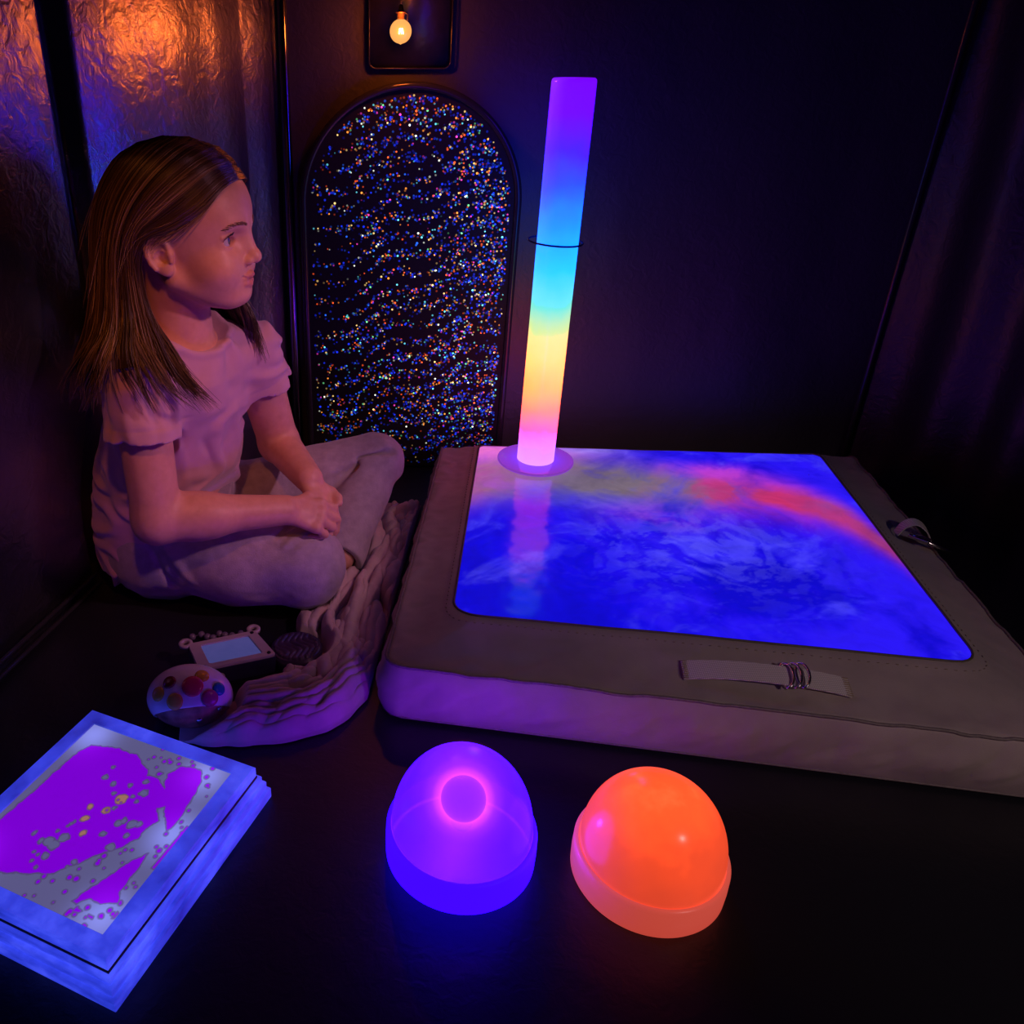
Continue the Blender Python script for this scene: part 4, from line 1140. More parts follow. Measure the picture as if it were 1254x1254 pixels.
# ---------------- trunk, arms, hands, legs (world axes)
Lt = np.array([0.5, 0.866]); Ft = np.array([0.866, -0.5])
zk = np.array([0.0, 0.06, 0.12, 0.20, 0.28, 0.34, 0.385, 0.42, 0.45])
cxk = np.array([-0.335, -0.335, -0.333, -0.322, -0.300, -0.280, -0.270, -0.264, -0.258])
cyk = np.array([1.265, 1.265, 1.262, 1.250, 1.225, 1.205, 1.192, 1.184, 1.178])
ak = np.array([0.105, 0.122, 0.124, 0.116, 0.112, 0.112, 0.100, 0.080, 0.058])
bk = np.array([0.090, 0.108, 0.112, 0.106, 0.096, 0.088, 0.076, 0.060, 0.046])
def loft(shrink, z0, z1):
    def fn(X, Y, Z):
        cx = np.interp(Z, zk, cxk); cy = np.interp(Z, zk, cyk); A = np.interp(Z, zk, ak) - shrink; B = np.interp(Z, zk, bk) - shrink
        l = (X - cx) * Lt[0] + (Y - cy) * Lt[1]; f = (X - cx) * Ft[0] + (Y - cy) * Ft[1]
        r = np.sqrt((l / A) ** 2 + (f / B) ** 2)
        d = (r - 1) * np.minimum(A, B)
        return np.maximum(d, np.maximum(z0 - Z, Z - z1))
    return fn
bf = Field((-0.50, 1.00, -0.004), (0.12, 1.50, 0.43), 0.0021)
bf.op((-0.48, 1.10, 0.0), (-0.14, 1.43, 0.42), loft(0.026, 0.02, 0.40), 0.0)
for sh in (shR, shL): bf.cone((neck0 + [0, 0, -0.03]), sh + [0, 0, -0.014], 0.032, 0.032, 0.02)
bf.chain([shR, elR], [0.038, 0.0345], 0.02); bf.cone(elR + [0.0, 0.0, 0.004], wrR, 0.0350, 0.0225, 0.012)
bf.ell(elR + np.array([0.055, 0.016, -0.002]), (0.05, 0.031, 0.033), 0.02)
bf.chain([shL, elL], [0.037, 0.0335], 0.02); bf.cone(elL, wrL, 0.0335, 0.0225, 0.012)
# legs inside the trousers, feet tucked under
hipR, kneeR, ankR = np.array([-0.330, 1.215, 0.090]), np.array([-0.100, 1.150, 0.080]), np.array([-0.135, 1.335, 0.045])
hipL, kneeL, ankL = np.array([-0.275, 1.345, 0.080]), np.array([0.012, 1.402, 0.142]), np.array([-0.048, 1.228, 0.050])
for h_, k_, a_ in ((hipR, kneeR, ankR), (hipL, kneeL, ankL)):
    bf.chain([h_, k_, a_], [0.056, 0.040, 0.026], 0.02)
bf.chain([ankR, (-0.175, 1.31, 0.032), (-0.215, 1.27, 0.028)], [0.024, 0.022, 0.016], 0.01)
bf.chain([ankL, (-0.090, 1.205, 0.030), (-0.150, 1.215, 0.026)], [0.024, 0.022, 0.016], 0.01)
def unit(v): v = np.asarray(v, float); return v / np.linalg.norm(v)
def make_hand(W, d, s, length=1.0, curls=None, thumb=None, spread=1.0):
    """W wrist; d wrist->knuckles; s index->little finger side"""
    d = unit(d); s = unit(s - np.dot(s, d) * d); n = unit(np.cross(d, s));
    if n[2] < 0: n = -n
    L = length
    bf.ell(W + d * 0.030 * L - n * 0.002, np.array([0.024, 0.024, 0.024]) * 0.62, 0.012)
    for i in range(4):
        bf.cone(W + d * 0.004 + s * (-0.009 + 0.006 * i), W + d * (0.055 - (0.003, 0, 0.002, 0.007)[i]) * L + s * (-0.0205 + 0.0137 * i) * spread - n * (0.0012 * abs(i - 1.2)), 0.0105, 0.0082, 0.007)
    bf.ell(W + d * 0.030 * L - s * 0.012 - n * 0.006, (0.014, 0.014, 0.011), 0.010)
    lens = [(0.027, 0.0175, 0.015), (0.030, 0.0195, 0.016), (0.028, 0.018, 0.0155), (0.022, 0.014, 0.013)]
    rads = [0.0074, 0.0077, 0.0073, 0.0065]
    for i in range(4):
        m0 = W + d * (0.056 - (0.003, 0, 0.002, 0.007)[i]) * L + s * (-0.0205 + 0.0137 * i) * spread
        c = curls[i]; p = m0; ang = 0; pts = [W + d * 0.035 * L + s * (-0.014 + 0.0095 * i), m0]
        for j in range(3):
            ang += c[j]; dirv = unit(d * math.cos(R(ang)) - n * math.sin(R(ang)) + s * 0.05 * (i - 1.5))
            p = p + dirv * lens[i][j] * L; pts.append(p)
        bf.ell(m0 + n * 0.0012, (rads[i] * 1.08,) * 3, 0.006)
        bf.chain(pts, [rads[i] * 0.95, rads[i], rads[i] * 0.95, rads[i] * 0.9, rads[i] * 0.78], 0.003)
    t0 = W + d * 0.018 - s * 0.016
    tp = [t0] + [W + d * a_ + s * b_ + n * c_ for a_, b_, c_ in thumb]
    bf.chain(tp, [0.0105, 0.0088, 0.0080, 0.0068], 0.005)
make_hand(wrR, (0.93, 0.16, -0.28), (0.25, -0.70, -0.62), 1.0,
          [(26, 82, 50), (30, 84, 50), (34, 86, 50), (40, 84, 46)], [(0.034, -0.030, -0.006), (0.052, -0.030, -0.012), (0.064, -0.022, -0.018)])
make_hand(wrL, (0.42, -0.52, -0.55), (-0.45, -0.62, 0.2), 0.95,
          [(20, 30, 20), (24, 32, 20), (28, 34, 20), (30, 34, 20)], [(0.032, -0.028, 0.004), (0.046, -0.026, 0.010), (0.056, -0.018, 0.014)])
BV, BF = bf.mesh(); BV = smooth_verts(BV, BF, 2)
btint = np.ones((len(BV), 3))
ms = NT('child_skin'); A = ms.attr('tint'); v = ms.coord()
nz = ms.noise(v, 60, 5, 0.6); nz2 = ms.noise(v, 900, 2)
base = ms.ramp(nz.outputs['Fac'], [(0.3, (0.62, 0.32, 0.22)), (0.7, (0.72, 0.39, 0.28))])
ms.l(ms.mix(1.0, base, A.outputs['Color'], 'MULTIPLY'), ms.b.inputs['Base Color'])
ms.set(Roughness=0.48); ms.bump(nz2.outputs['Fac'], 0.08, 0.001)
ms.b.inputs['Subsurface Weight'].default_value = 0.12; ms.b.inputs['Subsurface Radius'].default_value = (0.008, 0.003, 0.0015); ms.b.inputs['Subsurface Scale'].default_value = 1.0
me = mesh_np('body', np.concatenate([HVw, BV]), np.concatenate([HF, BF + len(HVw)]))
set_color(me, 'tint', np.concatenate([tint, btint]))
body = link('body', me, ms.m, girl); body.matrix_parent_inverse = GI

# eyes, lashes, brows
mew = NT('eye_surface'); tcn = mew.node('ShaderNodeTexCoord'); sx = mew.node('ShaderNodeSeparateXYZ'); mew.l(tcn.outputs['Object'], sx.inputs[0])
rr2 = mew.math('SQRT', mew.math('ADD', mew.math('MULTIPLY', sx.outputs['Y'], sx.outputs['Y']), mew.math('MULTIPLY', sx.outputs['Z'], sx.outputs['Z'])))
back = mew.math('LESS_THAN', sx.outputs['X'], 0.0)
rr3 = mew.math('ADD', mew.math('DIVIDE', rr2, 0.0125), back)
mew.l(mew.ramp(rr3, [(0.0, (0.004, 0.003, 0.003)), (0.17, (0.004, 0.003, 0.003)), (0.20, (0.10, 0.06, 0.04)), (0.40, (0.06, 0.035, 0.025)), (0.46, (0.55, 0.50, 0.50)), (1.0, (0.6, 0.52, 0.52))]), mew.b.inputs['Base Color'])
mew.set(Roughness=0.06); mew.b.inputs['Coat Weight'].default_value = 0.5
M_lash = simple('dark_lash', (0.035, 0.02, 0.015), 0.5)
M_brow = simple('brown_brow_hair', (0.20, 0.115, 0.065), 0.5)
gaze = unit([1.0, 0.12, 0.05])
for e in EY:
    bm = bmesh.new(); bmesh.ops.create_uvsphere(bm, u_segments=36, v_segments=24, radius=0.0124)
    o = bm_obj('eye', bm, mew.m, girl)
    gm = np.stack([HM @ gaze, HM @ unit(np.cross([0, 0, 1], gaze)), HM @ np.cross(gaze, unit(np.cross([0, 0, 1], gaze)))], 1)
    M4 = Matrix(gm.tolist()).to_4x4(); M4.translation = Vector(h2w(e))
    o.matrix_parent_inverse = GI; o.matrix_basis = M4
for s_, e in zip((-1, 1), EY):
    bm = bmesh.new()
    for q in np.linspace(-1, 1, 26):
        yy = q * 0.0112; zz = 0.0062 * math.sqrt(max(0, 1 - (q * 0.98) ** 2)) - 0.0004
        xx = math.sqrt(max(0.0136 ** 2 - yy ** 2 - zz ** 2, 1e-6)) + 0.0002
        p0 = e + np.array([xx, yy, zz]); out = unit([0.8, q * 0.7 + s_ * 0.15, 0.35])
        ln = 0.0052 + 0.0012 * random.random()
        bm_tube(bm, h2w(np.array([p0, p0 + out * ln * 0.5, p0 + out * ln * 0.85 + np.array([0, 0, 0.0014]), p0 + out * ln + np.array([0, 0, 0.0026])])), [0.00042, 0.00034, 0.00024, 0.0001], 4)
    P_ = [e + np.array([math.sqrt(0.0136 ** 2 - (q * 0.0112) ** 2 - (0.0062 * math.sqrt(1 - (q * .98) ** 2)) ** 2), q * 0.0112, 0.0062 * math.sqrt(1 - (q * .98) ** 2) - 0.0002]) for q in np.linspace(-1, 1, 14)]
    bm_tube(bm, h2w(np.array(P_)), 0.0005, 5)
    o = bm_obj('eyelashes', bm, M_lash, girl); o.matrix_parent_inverse = GI
def head_surf_x(y, z):
    """front surface of the head at (y,z) in head axes"""
    i = np.argmin((HV[:, 1] - y) ** 2 + (HV[:, 2] - z) ** 2 - 0.02 * (HV[:, 0] > 0.03))
    return HV[i, 0]
for s_ in (-1, 1):
    bm = bmesh.new()
    for q in np.linspace(0, 1, 80):
        y0 = s_ * (0.012 + 0.030 * q); z0 = 0.0300 + 0.0035 * math.sin(q * 2.4) - 0.004 * q ** 2 + random.uniform(-0.0020, 0.0020)
        x0 = head_surf_x(y0, z0) + 0.0003
        dy = s_ * 0.0045; p1 = (head_surf_x(y0 + dy, z0 + 0.001) + 0.0009, y0 + dy, z0 + 0.0012)
        bm_tube(bm, h2w(np.array([(x0, y0, z0), (0.5 * (x0 + p1[0]) + 0.0006, y0 + dy / 2, z0 + 0.0010), p1])), [0.00036, 0.0003, 0.0001], 4)
    o = bm_obj('eyebrow', bm, M_brow, girl); o.matrix_parent_inverse = GI

# ---------------- t-shirt
sf = Field((-0.50, 1.00, 0.004), (-0.08, 1.46, 0.50), 0.0024)
sf.op((-0.49, 1.08, 0.004), (-0.13, 1.44, 0.46), loft(-0.004, 0.01, 0.462), 0.0)
for sh in (shR, shL): sf.cone(neck0 + [0, 0, -0.006], sh + [0, 0, -0.004], 0.047, 0.044, 0.02)
def sleeve(sh, el, hemz, r0, r1):
    ax_ = unit(el - sh); hem = sh + (el - sh) * ((sh[2] - hemz) / (sh[2] - el[2]))
    end = hem + ax_ * 0.03
    def fn(X, Y, Z):
        d, t = seg_d(X, Y, Z, sh - [0, 0, 0.002], end)
        d = d - (r0 + (r1 - r0) * t)
        return np.maximum(d, (X - hem[0]) * ax_[0] + (Y - hem[1]) * ax_[1] + (Z - hem[2]) * ax_[2])
    sf.op(np.minimum(sh, end) - 0.08, np.maximum(sh, end) + 0.08, fn, 0.012)
    return ax_, hem
axR, hemR = sleeve(shR, elR, 0.330, 0.0475, 0.0555)
axL, hemL = sleeve(shL, elL, 0.335, 0.0455, 0.0505)
# folds and creases
def shp(a_, f_, z_):   # point on the trunk: angle-ish lateral a_, forward f_ , height
    cx, cy = np.interp(z_, zk, cxk), np.interp(z_, zk, cyk)
    return np.array([cx + Lt[0] * a_ + Ft[0] * f_, cy + Lt[1] * a_ + Ft[1] * f_, z_])
for p_, q_, w_, h_ in ((( -0.10, -0.05, 0.20), (-0.10, 0.05, 0.13), 0.009, 0.006), ((-0.09, -0.08, 0.17), (-0.11, 0.03, 0.11), 0.008, 0.006), ((-0.07, -0.10, 0.14), (-0.12, 0.01, 0.09), 0.008, 0.006),
                       ((-0.11, -0.04, 0.24), (-0.09, 0.06, 0.18), 0.009, 0.005), ((-0.04, 0.09, 0.20), (0.06, 0.09, 0.185), 0.009, 0.005), ((-0.06, 0.085, 0.24), (0.05, 0.095, 0.215), 0.010, 0.005),
                       ((-0.07, 0.08, 0.165), (0.05, 0.095, 0.15), 0.009, 0.006), ((-0.075, 0.06, 0.33), (-0.06, 0.085, 0.22), 0.008, 0.005), ((0.02, 0.09, 0.33), (0.05, 0.09, 0.24), 0.010, 0.004),
                       ((-0.04, 0.085, 0.30), (0.0, 0.095, 0.22), 0.009, -0.004), ((-0.085, 0.045, 0.36), (-0.07, 0.075, 0.30), 0.007, -0.005),
                       ((-0.10, -0.07, 0.10), (-0.13, 0.0, 0.05), 0.008, 0.006), ((-0.06, -0.11, 0.10), (-0.11, -0.06, 0.04), 0.009, 0.006)):
    sf.fold(shp(*p_), shp(*q_), w_ * 0.85, h_ * 1.7)
for k in range(4):
    a0 = k * 0.7 - 2.4
    off = np.array([0.05 * math.cos(a0), 0.05 * math.sin(a0), 0])
    sf.fold(shR + off * 0.8 + [0, 0, -0.01], hemR + off * 1.08, 0.007, 0.0035 * (1 if k % 2 else -1))
def wrinkle(X, Y, Z):
    X, Y, Z = np.broadcast_arrays(X, Y, Z)
    return 0.0035 * np.sin(9 * np.pi * fbm(X * 9, Y * 9, Z * 13, 2)) * 0.7 + 0.006 * fbm(X * 26, Y * 26, Z * 34, 2)
sf.op((-0.50, 1.0, 0.0), (-0.08, 1.46, 0.5), wrinkle, 0, 'disp')
# seams: shoulder seam and sleeve hem stitch
def ring_groove(c, ax_, w, h):
    def fn(X, Y, Z):
        t = (X - c[0]) * ax_[0] + (Y - c[1]) * ax_[1] + (Z - c[2]) * ax_[2]
        rr_ = np.sqrt(np.maximum((X - c[0]) ** 2 + (Y - c[1]) ** 2 + (Z - c[2]) ** 2 - t ** 2, 0))
        return h * np.exp(-(t / w) ** 2) * (rr_ < 0.068)
    sf.op(np.asarray(c) - 0.075, np.asarray(c) + 0.075, fn, 0, 'disp')
ring_groove(hemR - axR * 0.017, axR, 0.0022, 0.0011); ring_groove(hemL - axL * 0.017, axL, 0.0022, 0.0011)
# neck opening: a scoop lower in front
nd = unit(np.array([0.10 * Fw[0] - 0.0, 0.10 * Fw[1], 1.0]) * np.array([1, 1, 1]))
def scoop(X, Y, Z):
    c = np.array([-0.248, 1.172, 0.495])
    l = (X - c[0]) * Lt[0] + (Y - c[1]) * Lt[1]; f = (X - c[0]) * Ft[0] + (Y - c[1]) * Ft[1]; z = Z - c[2]
    f2 = f - 0.012
    return (np.sqrt((l / 0.072) ** 2 + (f2 / 0.078) ** 2 + (z / 0.068) ** 2) - 1) * 0.068
sf.op((-0.36, 1.06, 0.40), (-0.12, 1.29, 0.50), scoop, 0.003, 'sub')
# raised neckband
def neckband(X, Y, Z):
    d = scoop(X, Y, Z)
    return -0.0022 * np.exp(-((d - 0.006) / 0.0045) ** 2)
sf.op((-0.37, 1.05, 0.40), (-0.11, 1.30, 0.475), neckband, 0, 'disp')
# sleeve openings
for sh, el, ax_, hem in ((shR, elR, axR, hemR), (shL, elL, axL, hemL)):
    sf.cone(hem - ax_ * 0.012, hem + ax_ * 0.02, 0.036, 0.050 if sh is shR else 0.044, 0.002, 'sub')
# hem plane
pA, pB = np.array([-0.410, 1.180, 0.030]), np.array([-0.336, 1.150, 0.126])
hn = unit(np.cross(pB - pA, [0.5, 0.866, 0.0]))
if hn[2] > 0: hn = -hn
def hemcut(X, Y, Z):
    return -((X - pA[0]) * hn[0] + (Y - pA[1]) * hn[1] + (Z - pA[2]) * hn[2]) + 0.004 * fbm(X * 20 + 0 * Z, Y * 20 + 0 * Z, 0.5, 2)
sf.op((-0.50, 1.0, 0.0), (-0.08, 1.46, 0.25), hemcut, 0.002, 'sub')
SV, SF = sf.mesh(); SV = smooth_verts(SV, SF, 2)
M_shirt = fabric('pink_cotton_jersey', (0.60, 0.36, 0.44), 0.85, 900, 0.2, 0.07, 20, 0.3)
gpart('t_shirt', SV, SF, M_shirt)

# ---------------- trousers
tf = Field((-0.50, 1.04, -0.003), (0.10, 1.50, 0.26), 0.0024)
tf.op((-0.48, 1.10, 0.0), (-0.16, 1.44, 0.16), loft(0.008, 0.008, 0.185), 0.0)
tf.ell((-0.335, 1.262, 0.060), (0.112, 0.128, 0.062), 0.02)
def leg(h_, k_, a_, rs, cuff):
    tf.chain([h_, k_], rs[:2], 0.025)
    ax_ = unit(a_ - k_)
    def fn(X, Y, Z):
        d, t = seg_d(X, Y, Z, k_, a_ + ax_ * 0.02)
        return np.maximum(d - (rs[1] * 0.97 + (rs[2] - rs[1] * 0.97) * t), (X - a_[0]) * ax_[0] + (Y - a_[1]) * ax_[1] + (Z - a_[2]) * ax_[2] - 0.005)
    tf.op(np.minimum(k_, a_) - 0.1, np.maximum(k_, a_) + 0.1, fn, 0.007)
leg(hipR, kneeR, ankR, (0.086, 0.066, 0.042), True)
leg(hipL, kneeL, ankL, (0.070, 0.053, 0.041), True)
tf.ell((-0.20, 1.165, 0.080), (0.10, 0.066, 0.074), 0.02)
tf.cone((-0.100, 1.300, 0.128), (-0.015, 1.352, 0.156), 0.011, 0.004, 0.012, 'sub')
for p_, q_, w_, h_ in (((-0.125, 1.115, 0.135), (-0.080, 1.150, 0.145), 0.006, 0.008), ((-0.105, 1.110, 0.128), (-0.062, 1.145, 0.132), 0.006, 0.007), ((-0.140, 1.130, 0.145), (-0.105, 1.17, 0.150), 0.005, -0.006),
                       ((-0.02, 1.36, 0.165), (0.045, 1.375, 0.175), 0.006, -0.008), ((-0.03, 1.375, 0.155), (0.03, 1.365, 0.165), 0.005, 0.006), ((0.0, 1.345, 0.145), (0.05, 1.37, 0.155), 0.006, 0.005),
                       ((-0.04, 1.30, 0.115), (0.02, 1.315, 0.105), 0.007, 0.004), ((-0.055, 1.27, 0.10), (0.0, 1.285, 0.085), 0.007, 0.005), ((-0.065, 1.245, 0.095), (-0.01, 1.255, 0.07), 0.006, 0.006),
                       ((-0.36, 1.15, 0.12), (-0.33, 1.135, 0.04), 0.007, -0.004), ((-0.34, 1.14, 0.13), (-0.30, 1.125, 0.05), 0.007, -0.004), ((-0.32, 1.135, 0.135), (-0.27, 1.11, 0.07), 0.007, 0.004), ((-0.385, 1.17, 0.10), (-0.355, 1.15, 0.03), 0.007, -0.004)):
    tf.fold(p_, q_, w_, h_ * 1.5)
def wrinkle2(X, Y, Z):
    X, Y, Z = np.broadcast_arrays(X, Y, Z)
    return 0.006 * fbm(X * 16, Y * 22, Z * 26, 3) + 0.0012 * np.sin(7 * np.pi * fbm(X * 8, Y * 8, Z * 10, 2))
tf.op((-0.5, 1.0, 0.0), (0.12, 1.5, 0.3), wrinkle2, 0, 'disp')
def flo(X, Y, Z): return 0.003 - Z + 0 * X + 0 * Y
tf.d = np.maximum(tf.d, (0.002 - (tf.lo[2] + tf.h * np.arange(tf.n[2])))[None, None, :].astype(np.float32))
tf.cone(ankL, ankL + (ankL - kneeL) * 0.12, 0.030, 0.036, 0.002, 'sub')
TV, TF = tf.mesh(); TV = smooth_verts(TV, TF, 2)
M_tr = fabric('grey_marl_cotton', (0.40, 0.35, 0.40), 0.85, 500, 0.45, 0.16, 60, 0.25)
gpart('trousers', TV, TF, M_tr)
# leg seam
seam = []
for t_ in np.linspace(0.06, 0.9, 20):
    c_ = kneeL + (ankL - kneeL) * t_; r_ = 0.060 * 0.97 + (0.043 - 0.060 * 0.97) * t_
    side_ = unit([0.15, -0.62, 0.75]); seam.append(c_ + side_ * (r_ + 0.0006))

# ---------------- hair
def cap_pt(x, y, k=1.0):
    """point on the hair cap above the skull, head axes"""
    q = 1 - ((x + 0.008) / (0.100 * k)) ** 2 - (y / (0.078 * k)) ** 2
    return np.array([x, y, 0.045 + 0.0885 * k * math.sqrt(max(q, 0))])
near = [   # guides on the viewer's side, from the front parting to the back of the head
    [(0.081, -0.004, 0.082), (0.074, -0.036, 0.076), (0.052, -0.0615, 0.052), (0.018, -0.0745, 0.034), (-0.016, -0.080, 0.022), (-0.034, -0.080, -0.012), (-0.034, -0.078, -0.060), (-0.012, -0.082, -0.105), (0.016, -0.088, -0.145), (0.050, -0.086, -0.185)],
    [(0.070, -0.004, 0.103), (0.058, -0.038, 0.098), (0.032, -0.064, 0.078), (0.002, -0.077, 0.055), (-0.026, -0.083, 0.030), (-0.038, -0.082, -0.014), (-0.036, -0.081, -0.065), (-0.018, -0.087, -0.115), (0.004, -0.094, -0.155), (0.034, -0.094, -0.190)],
    [(0.050, -0.003, 0.120), (0.040, -0.040, 0.112), (0.014, -0.067, 0.090), (-0.014, -0.081, 0.062), (-0.038, -0.086, 0.026), (-0.048, -0.087, -0.022), (-0.048, -0.093, -0.072), (-0.036, -0.111, -0.106), (-0.014, -0.122, -0.140), (0.012, -0.120, -0.182)],
    [(0.020, -0.002, 0.132), (0.010, -0.042, 0.120), (-0.014, -0.069, 0.094), (-0.038, -0.082, 0.060), (-0.056, -0.086, 0.018), (-0.066, -0.090, -0.032), (-0.072, -0.102, -0.080), (-0.082, -0.124, -0.112), (-0.094, -0.136, -0.146), (-0.104, -0.138, -0.180)],
    [(-0.015, 0.000, 0.134), (-0.026, -0.040, 0.120), (-0.048, -0.064, 0.092), (-0.068, -0.074, 0.054), (-0.082, -0.077, 0.010), (-0.092, -0.082, -0.042), (-0.102, -0.094, -0.090), (-0.118, -0.112, -0.124), (-0.132, -0.120, -0.155), (-0.146, -0.120, -0.186)],
    [(-0.050, 0.000, 0.127), (-0.064, -0.032, 0.110), (-0.084, -0.050, 0.078), (-0.098, -0.056, 0.040), (-0.106, -0.060, -0.004), (-0.114, -0.064, -0.054), (-0.126, -0.070, -0.100), (-0.144, -0.080, -0.138), (-0.158, -0.086, -0.165), (-0.170, -0.086, -0.196)],
    [(-0.075, 0.000, 0.112), (-0.092, -0.012, 0.086), (-0.106, -0.020, 0.052), (-0.114, -0.024, 0.014), (-0.118, -0.026, -0.026), (-0.122, -0.028, -0.070), (-0.132, -0.030, -0.112), (-0.146, -0.030, -0.145), (-0.156, -0.030, -0.168), (-0.166, -0.030, -0.190)],
]
near = [[(x, (0.0003 if i == 0 else y), z) for i, (x, y, z) in enumerate(g)] for g in near]
far = [[(x, -y, z) for x, y, z in g] for g in near]
far[0] = [(0.081, -0.0003, 0.082), (0.074, 0.036, 0.076), (0.050, 0.062, 0.058), (0.032, 0.074, 0.030), (0.020, 0.078, -0.005), (0.022, 0.076, -0.045), (0.040, 0.068, -0.085), (0.052, 0.072, -0.120), (0.056, 0.074, -0.150), (0.064, 0.070, -0.178)]
far[1] = [(0.070, -0.0003, 0.103), (0.058, 0.038, 0.098), (0.036, 0.064, 0.074), (0.014, 0.077, 0.046), (-0.002, 0.083, 0.012), (0.000, 0.083, -0.032), (0.014, 0.077, -0.076), (0.028, 0.080, -0.114), (0.038, 0.084, -0.146), (0.046, 0.082, -0.178)]
hair_V, hair_F, hair_C = [], [], []
nvh = 0
HC = h2w(np.array([-0.012, 0, 0.02]))
def add_strand(P, r, col, n=3):
    global nvh
    P = np.asarray(P); m = len(P)
    rad = r * np.clip(np.minimum(np.linspace(0.8, 8, m), np.linspace(6, 0.25, m)), 0.2, 1)
    T = np.gradient(P, axis=0); T /= np.linalg.norm(T, axis=1, keepdims=True) + 1e-12
    N = np.cross(T, (P - HC) * np.array([1, 1, 0.5])); N /= np.linalg.norm(N, axis=1, keepdims=True) + 1e-12
    B = np.cross(T, N)
    a = np.arange(n) * 2 * np.pi / n
    V = P[:, None] + rad[:, None, None] * (np.cos(a)[None, :, None] * N[:, None] + np.sin(a)[None, :, None] * B[:, None])
    i, j = np.meshgrid(np.arange(m - 1), np.arange(n), indexing='ij'); j2 = (j + 1) % n
    F = np.stack([i * n + j, i * n + j2, (i + 1) * n + j2, (i + 1) * n + j], -1).reshape(-1, 4) + nvh
    hair_V.append(V.reshape(-1, 3)); hair_F.append(F); hair_C.append(np.repeat(np.asarray(col)[None], m * n, 0)); nvh += m * n
hr = np.random.default_rng(11)
def interp_guides(G, u):
    k = min(int(u * (len(G) - 1)), len(G) - 2); f = u * (len(G) - 1) - k; f = f * f * (3 - 2 * f) * 0.5 + f * 0.5
    return np.array(G[k]) * (1 - f) + np.array(G[k + 1]) * f
dark_, mid_, lite_ = np.array((0.030, 0.015, 0.008)), np.array((0.13, 0.072, 0.036)), np.array((0.52, 0.34, 0.19))
for G, cnt in ((near, 2300), (far, 1000)):
    nlock = 90
    lock_u = np.sort(hr.uniform(0, 1, nlock)); lock_len = hr.uniform(0.74, 1.0, nlock); lock_ph = hr.uniform(0, 6.28, nlock); lock_amp = hr.uniform(0.003, 0.014, nlock); lock_c = hr.uniform(0, 1, nlock)
    for _ in range(cnt):
        q = hr.integers(nlock)
        u = np.clip(lock_u[q] + hr.normal(0, 0.012), 0, 1)
        g = interp_guides(G, u)
        P = catmull(g, 26)
        t = np.linspace(0, 1, 26)
        ctr_u = interp_guides(G, lock_u[q]); Pc = catmull(ctr_u, 26)
        clump = sstep(0.35, 1.0, t)[:, None] * 0.6
        P = P * (1 - clump) + Pc * clump
        lift = hr.uniform(-0.002, 0.0040) + 0.001
        P[:3, 1] += hr.normal(0, 0.0016) * np.array([1, .6, .2])
        outw = P - np.array([-0.015, 0, 0.03]); outw[:, 2] *= 0.4; outw /= np.linalg.norm(outw, axis=1, keepdims=True)
        P = P + outw * (lift * sstep(0.0, 0.12, t))[:, None]
        w = lock_amp[q] * sstep(0.35, 1, t)
        P[:, 0] += w * np.sin(t * 9 + lock_ph[q]) ; P[:, 1] += w * 0.8 * np.cos(t * 8 + lock_ph[q] * 1.3)
        P += (np.cumsum(hr.normal(0, 1, (26, 3)), 0) * 0.00016) * t[:, None] * 1.4
        P += hr.normal(0, 0.0022, 3) * sstep(0.25, 1.0, t)[:, None]
        L = int(np.clip(lock_len[q] + hr.normal(0, 0.05), 0.55, 1) * 25) + 1
        c_ = np.clip(0.5 * lock_c[q] + 0.5 * hr.random(), 0, 1) ** 1.7
        col = (dark_ * (1 - c_ * 2) + mid_ * c_ * 2) if c_ < 0.5 else (mid_ * (2 - 2 * c_) + lite_ * (2 * c_ - 1))
        add_strand(h2w(P[:L]), hr.uniform(0.00045, 0.00075), col)
# wisps on the forehead and flyaways
for _ in range(130):
    u = hr.uniform(0, 0.16); g = interp_guides(near, u); P = catmull(g, 26)[2:int(hr.integers(9, 14))]
    t = np.linspace(0, 1, len(P))[:, None]
    P = P + np.array([hr.uniform(0.0, 0.012), hr.uniform(-0.004, 0.0), hr.uniform(-0.016, -0.002)]) * t ** 1.4 + 0.001
    add_strand(h2w(P), 0.00030, mid_ if hr.random() < .5 else lite_)
for _ in range(70):
    G = near if hr.random() < 0.6 else far
    g = interp_guides(G, hr.uniform(0, 1)); P = catmull(g, 26)
    a0 = hr.integers(2, 16); P = P[a0:a0 + hr.integers(5, 10)]
    t = np.linspace(0, 1, len(P))[:, None]
    outw = unit(P[-1] - np.array([-0.015, 0, 0.0])); outw = outw + hr.normal(0, 0.3, 3)
    add_strand(h2w(P + outw * t ** 2 * hr.uniform(0.006, 0.020) + 0.002 * unit(outw)), 0.00022, lite_)
# undersheet so no scalp shows between the locks
for G in (near, far):
    nu_, nv_ = 44, 40
    grid = np.zeros((nu_, nv_, 3))
    for i_ in range(nu_):
        grid[i_] = catmull(interp_guides(G, i_ / (nu_ - 1)), nv_)
    inw = grid - np.array([-0.015, 0, 0.03]); inw[..., 2] *= 0.4; inw /= np.linalg.norm(inw, axis=2, keepdims=True)
    tt = np.linspace(0, 1, nv_)
    grid = grid - inw * (0.0022 * sstep(0.05, 0.3, tt) + 0.0002)[None, :, None]
    keep = int(nv_ * 0.86)
    grid = grid[:, :keep]
    V = h2w(grid.reshape(-1, 3)); hair_V.append(V); hair_F.append(grid_faces(nu_, keep, nvh)); 
    cc = np.repeat((dark_ * 1.1)[None], len(V), 0); hair_C.append(cc); nvh += len(V)
me = mesh_np('hair', np.concatenate(hair_V), np.concatenate(hair_F)); set_color(me, 'Col', np.concatenate(hair_C))
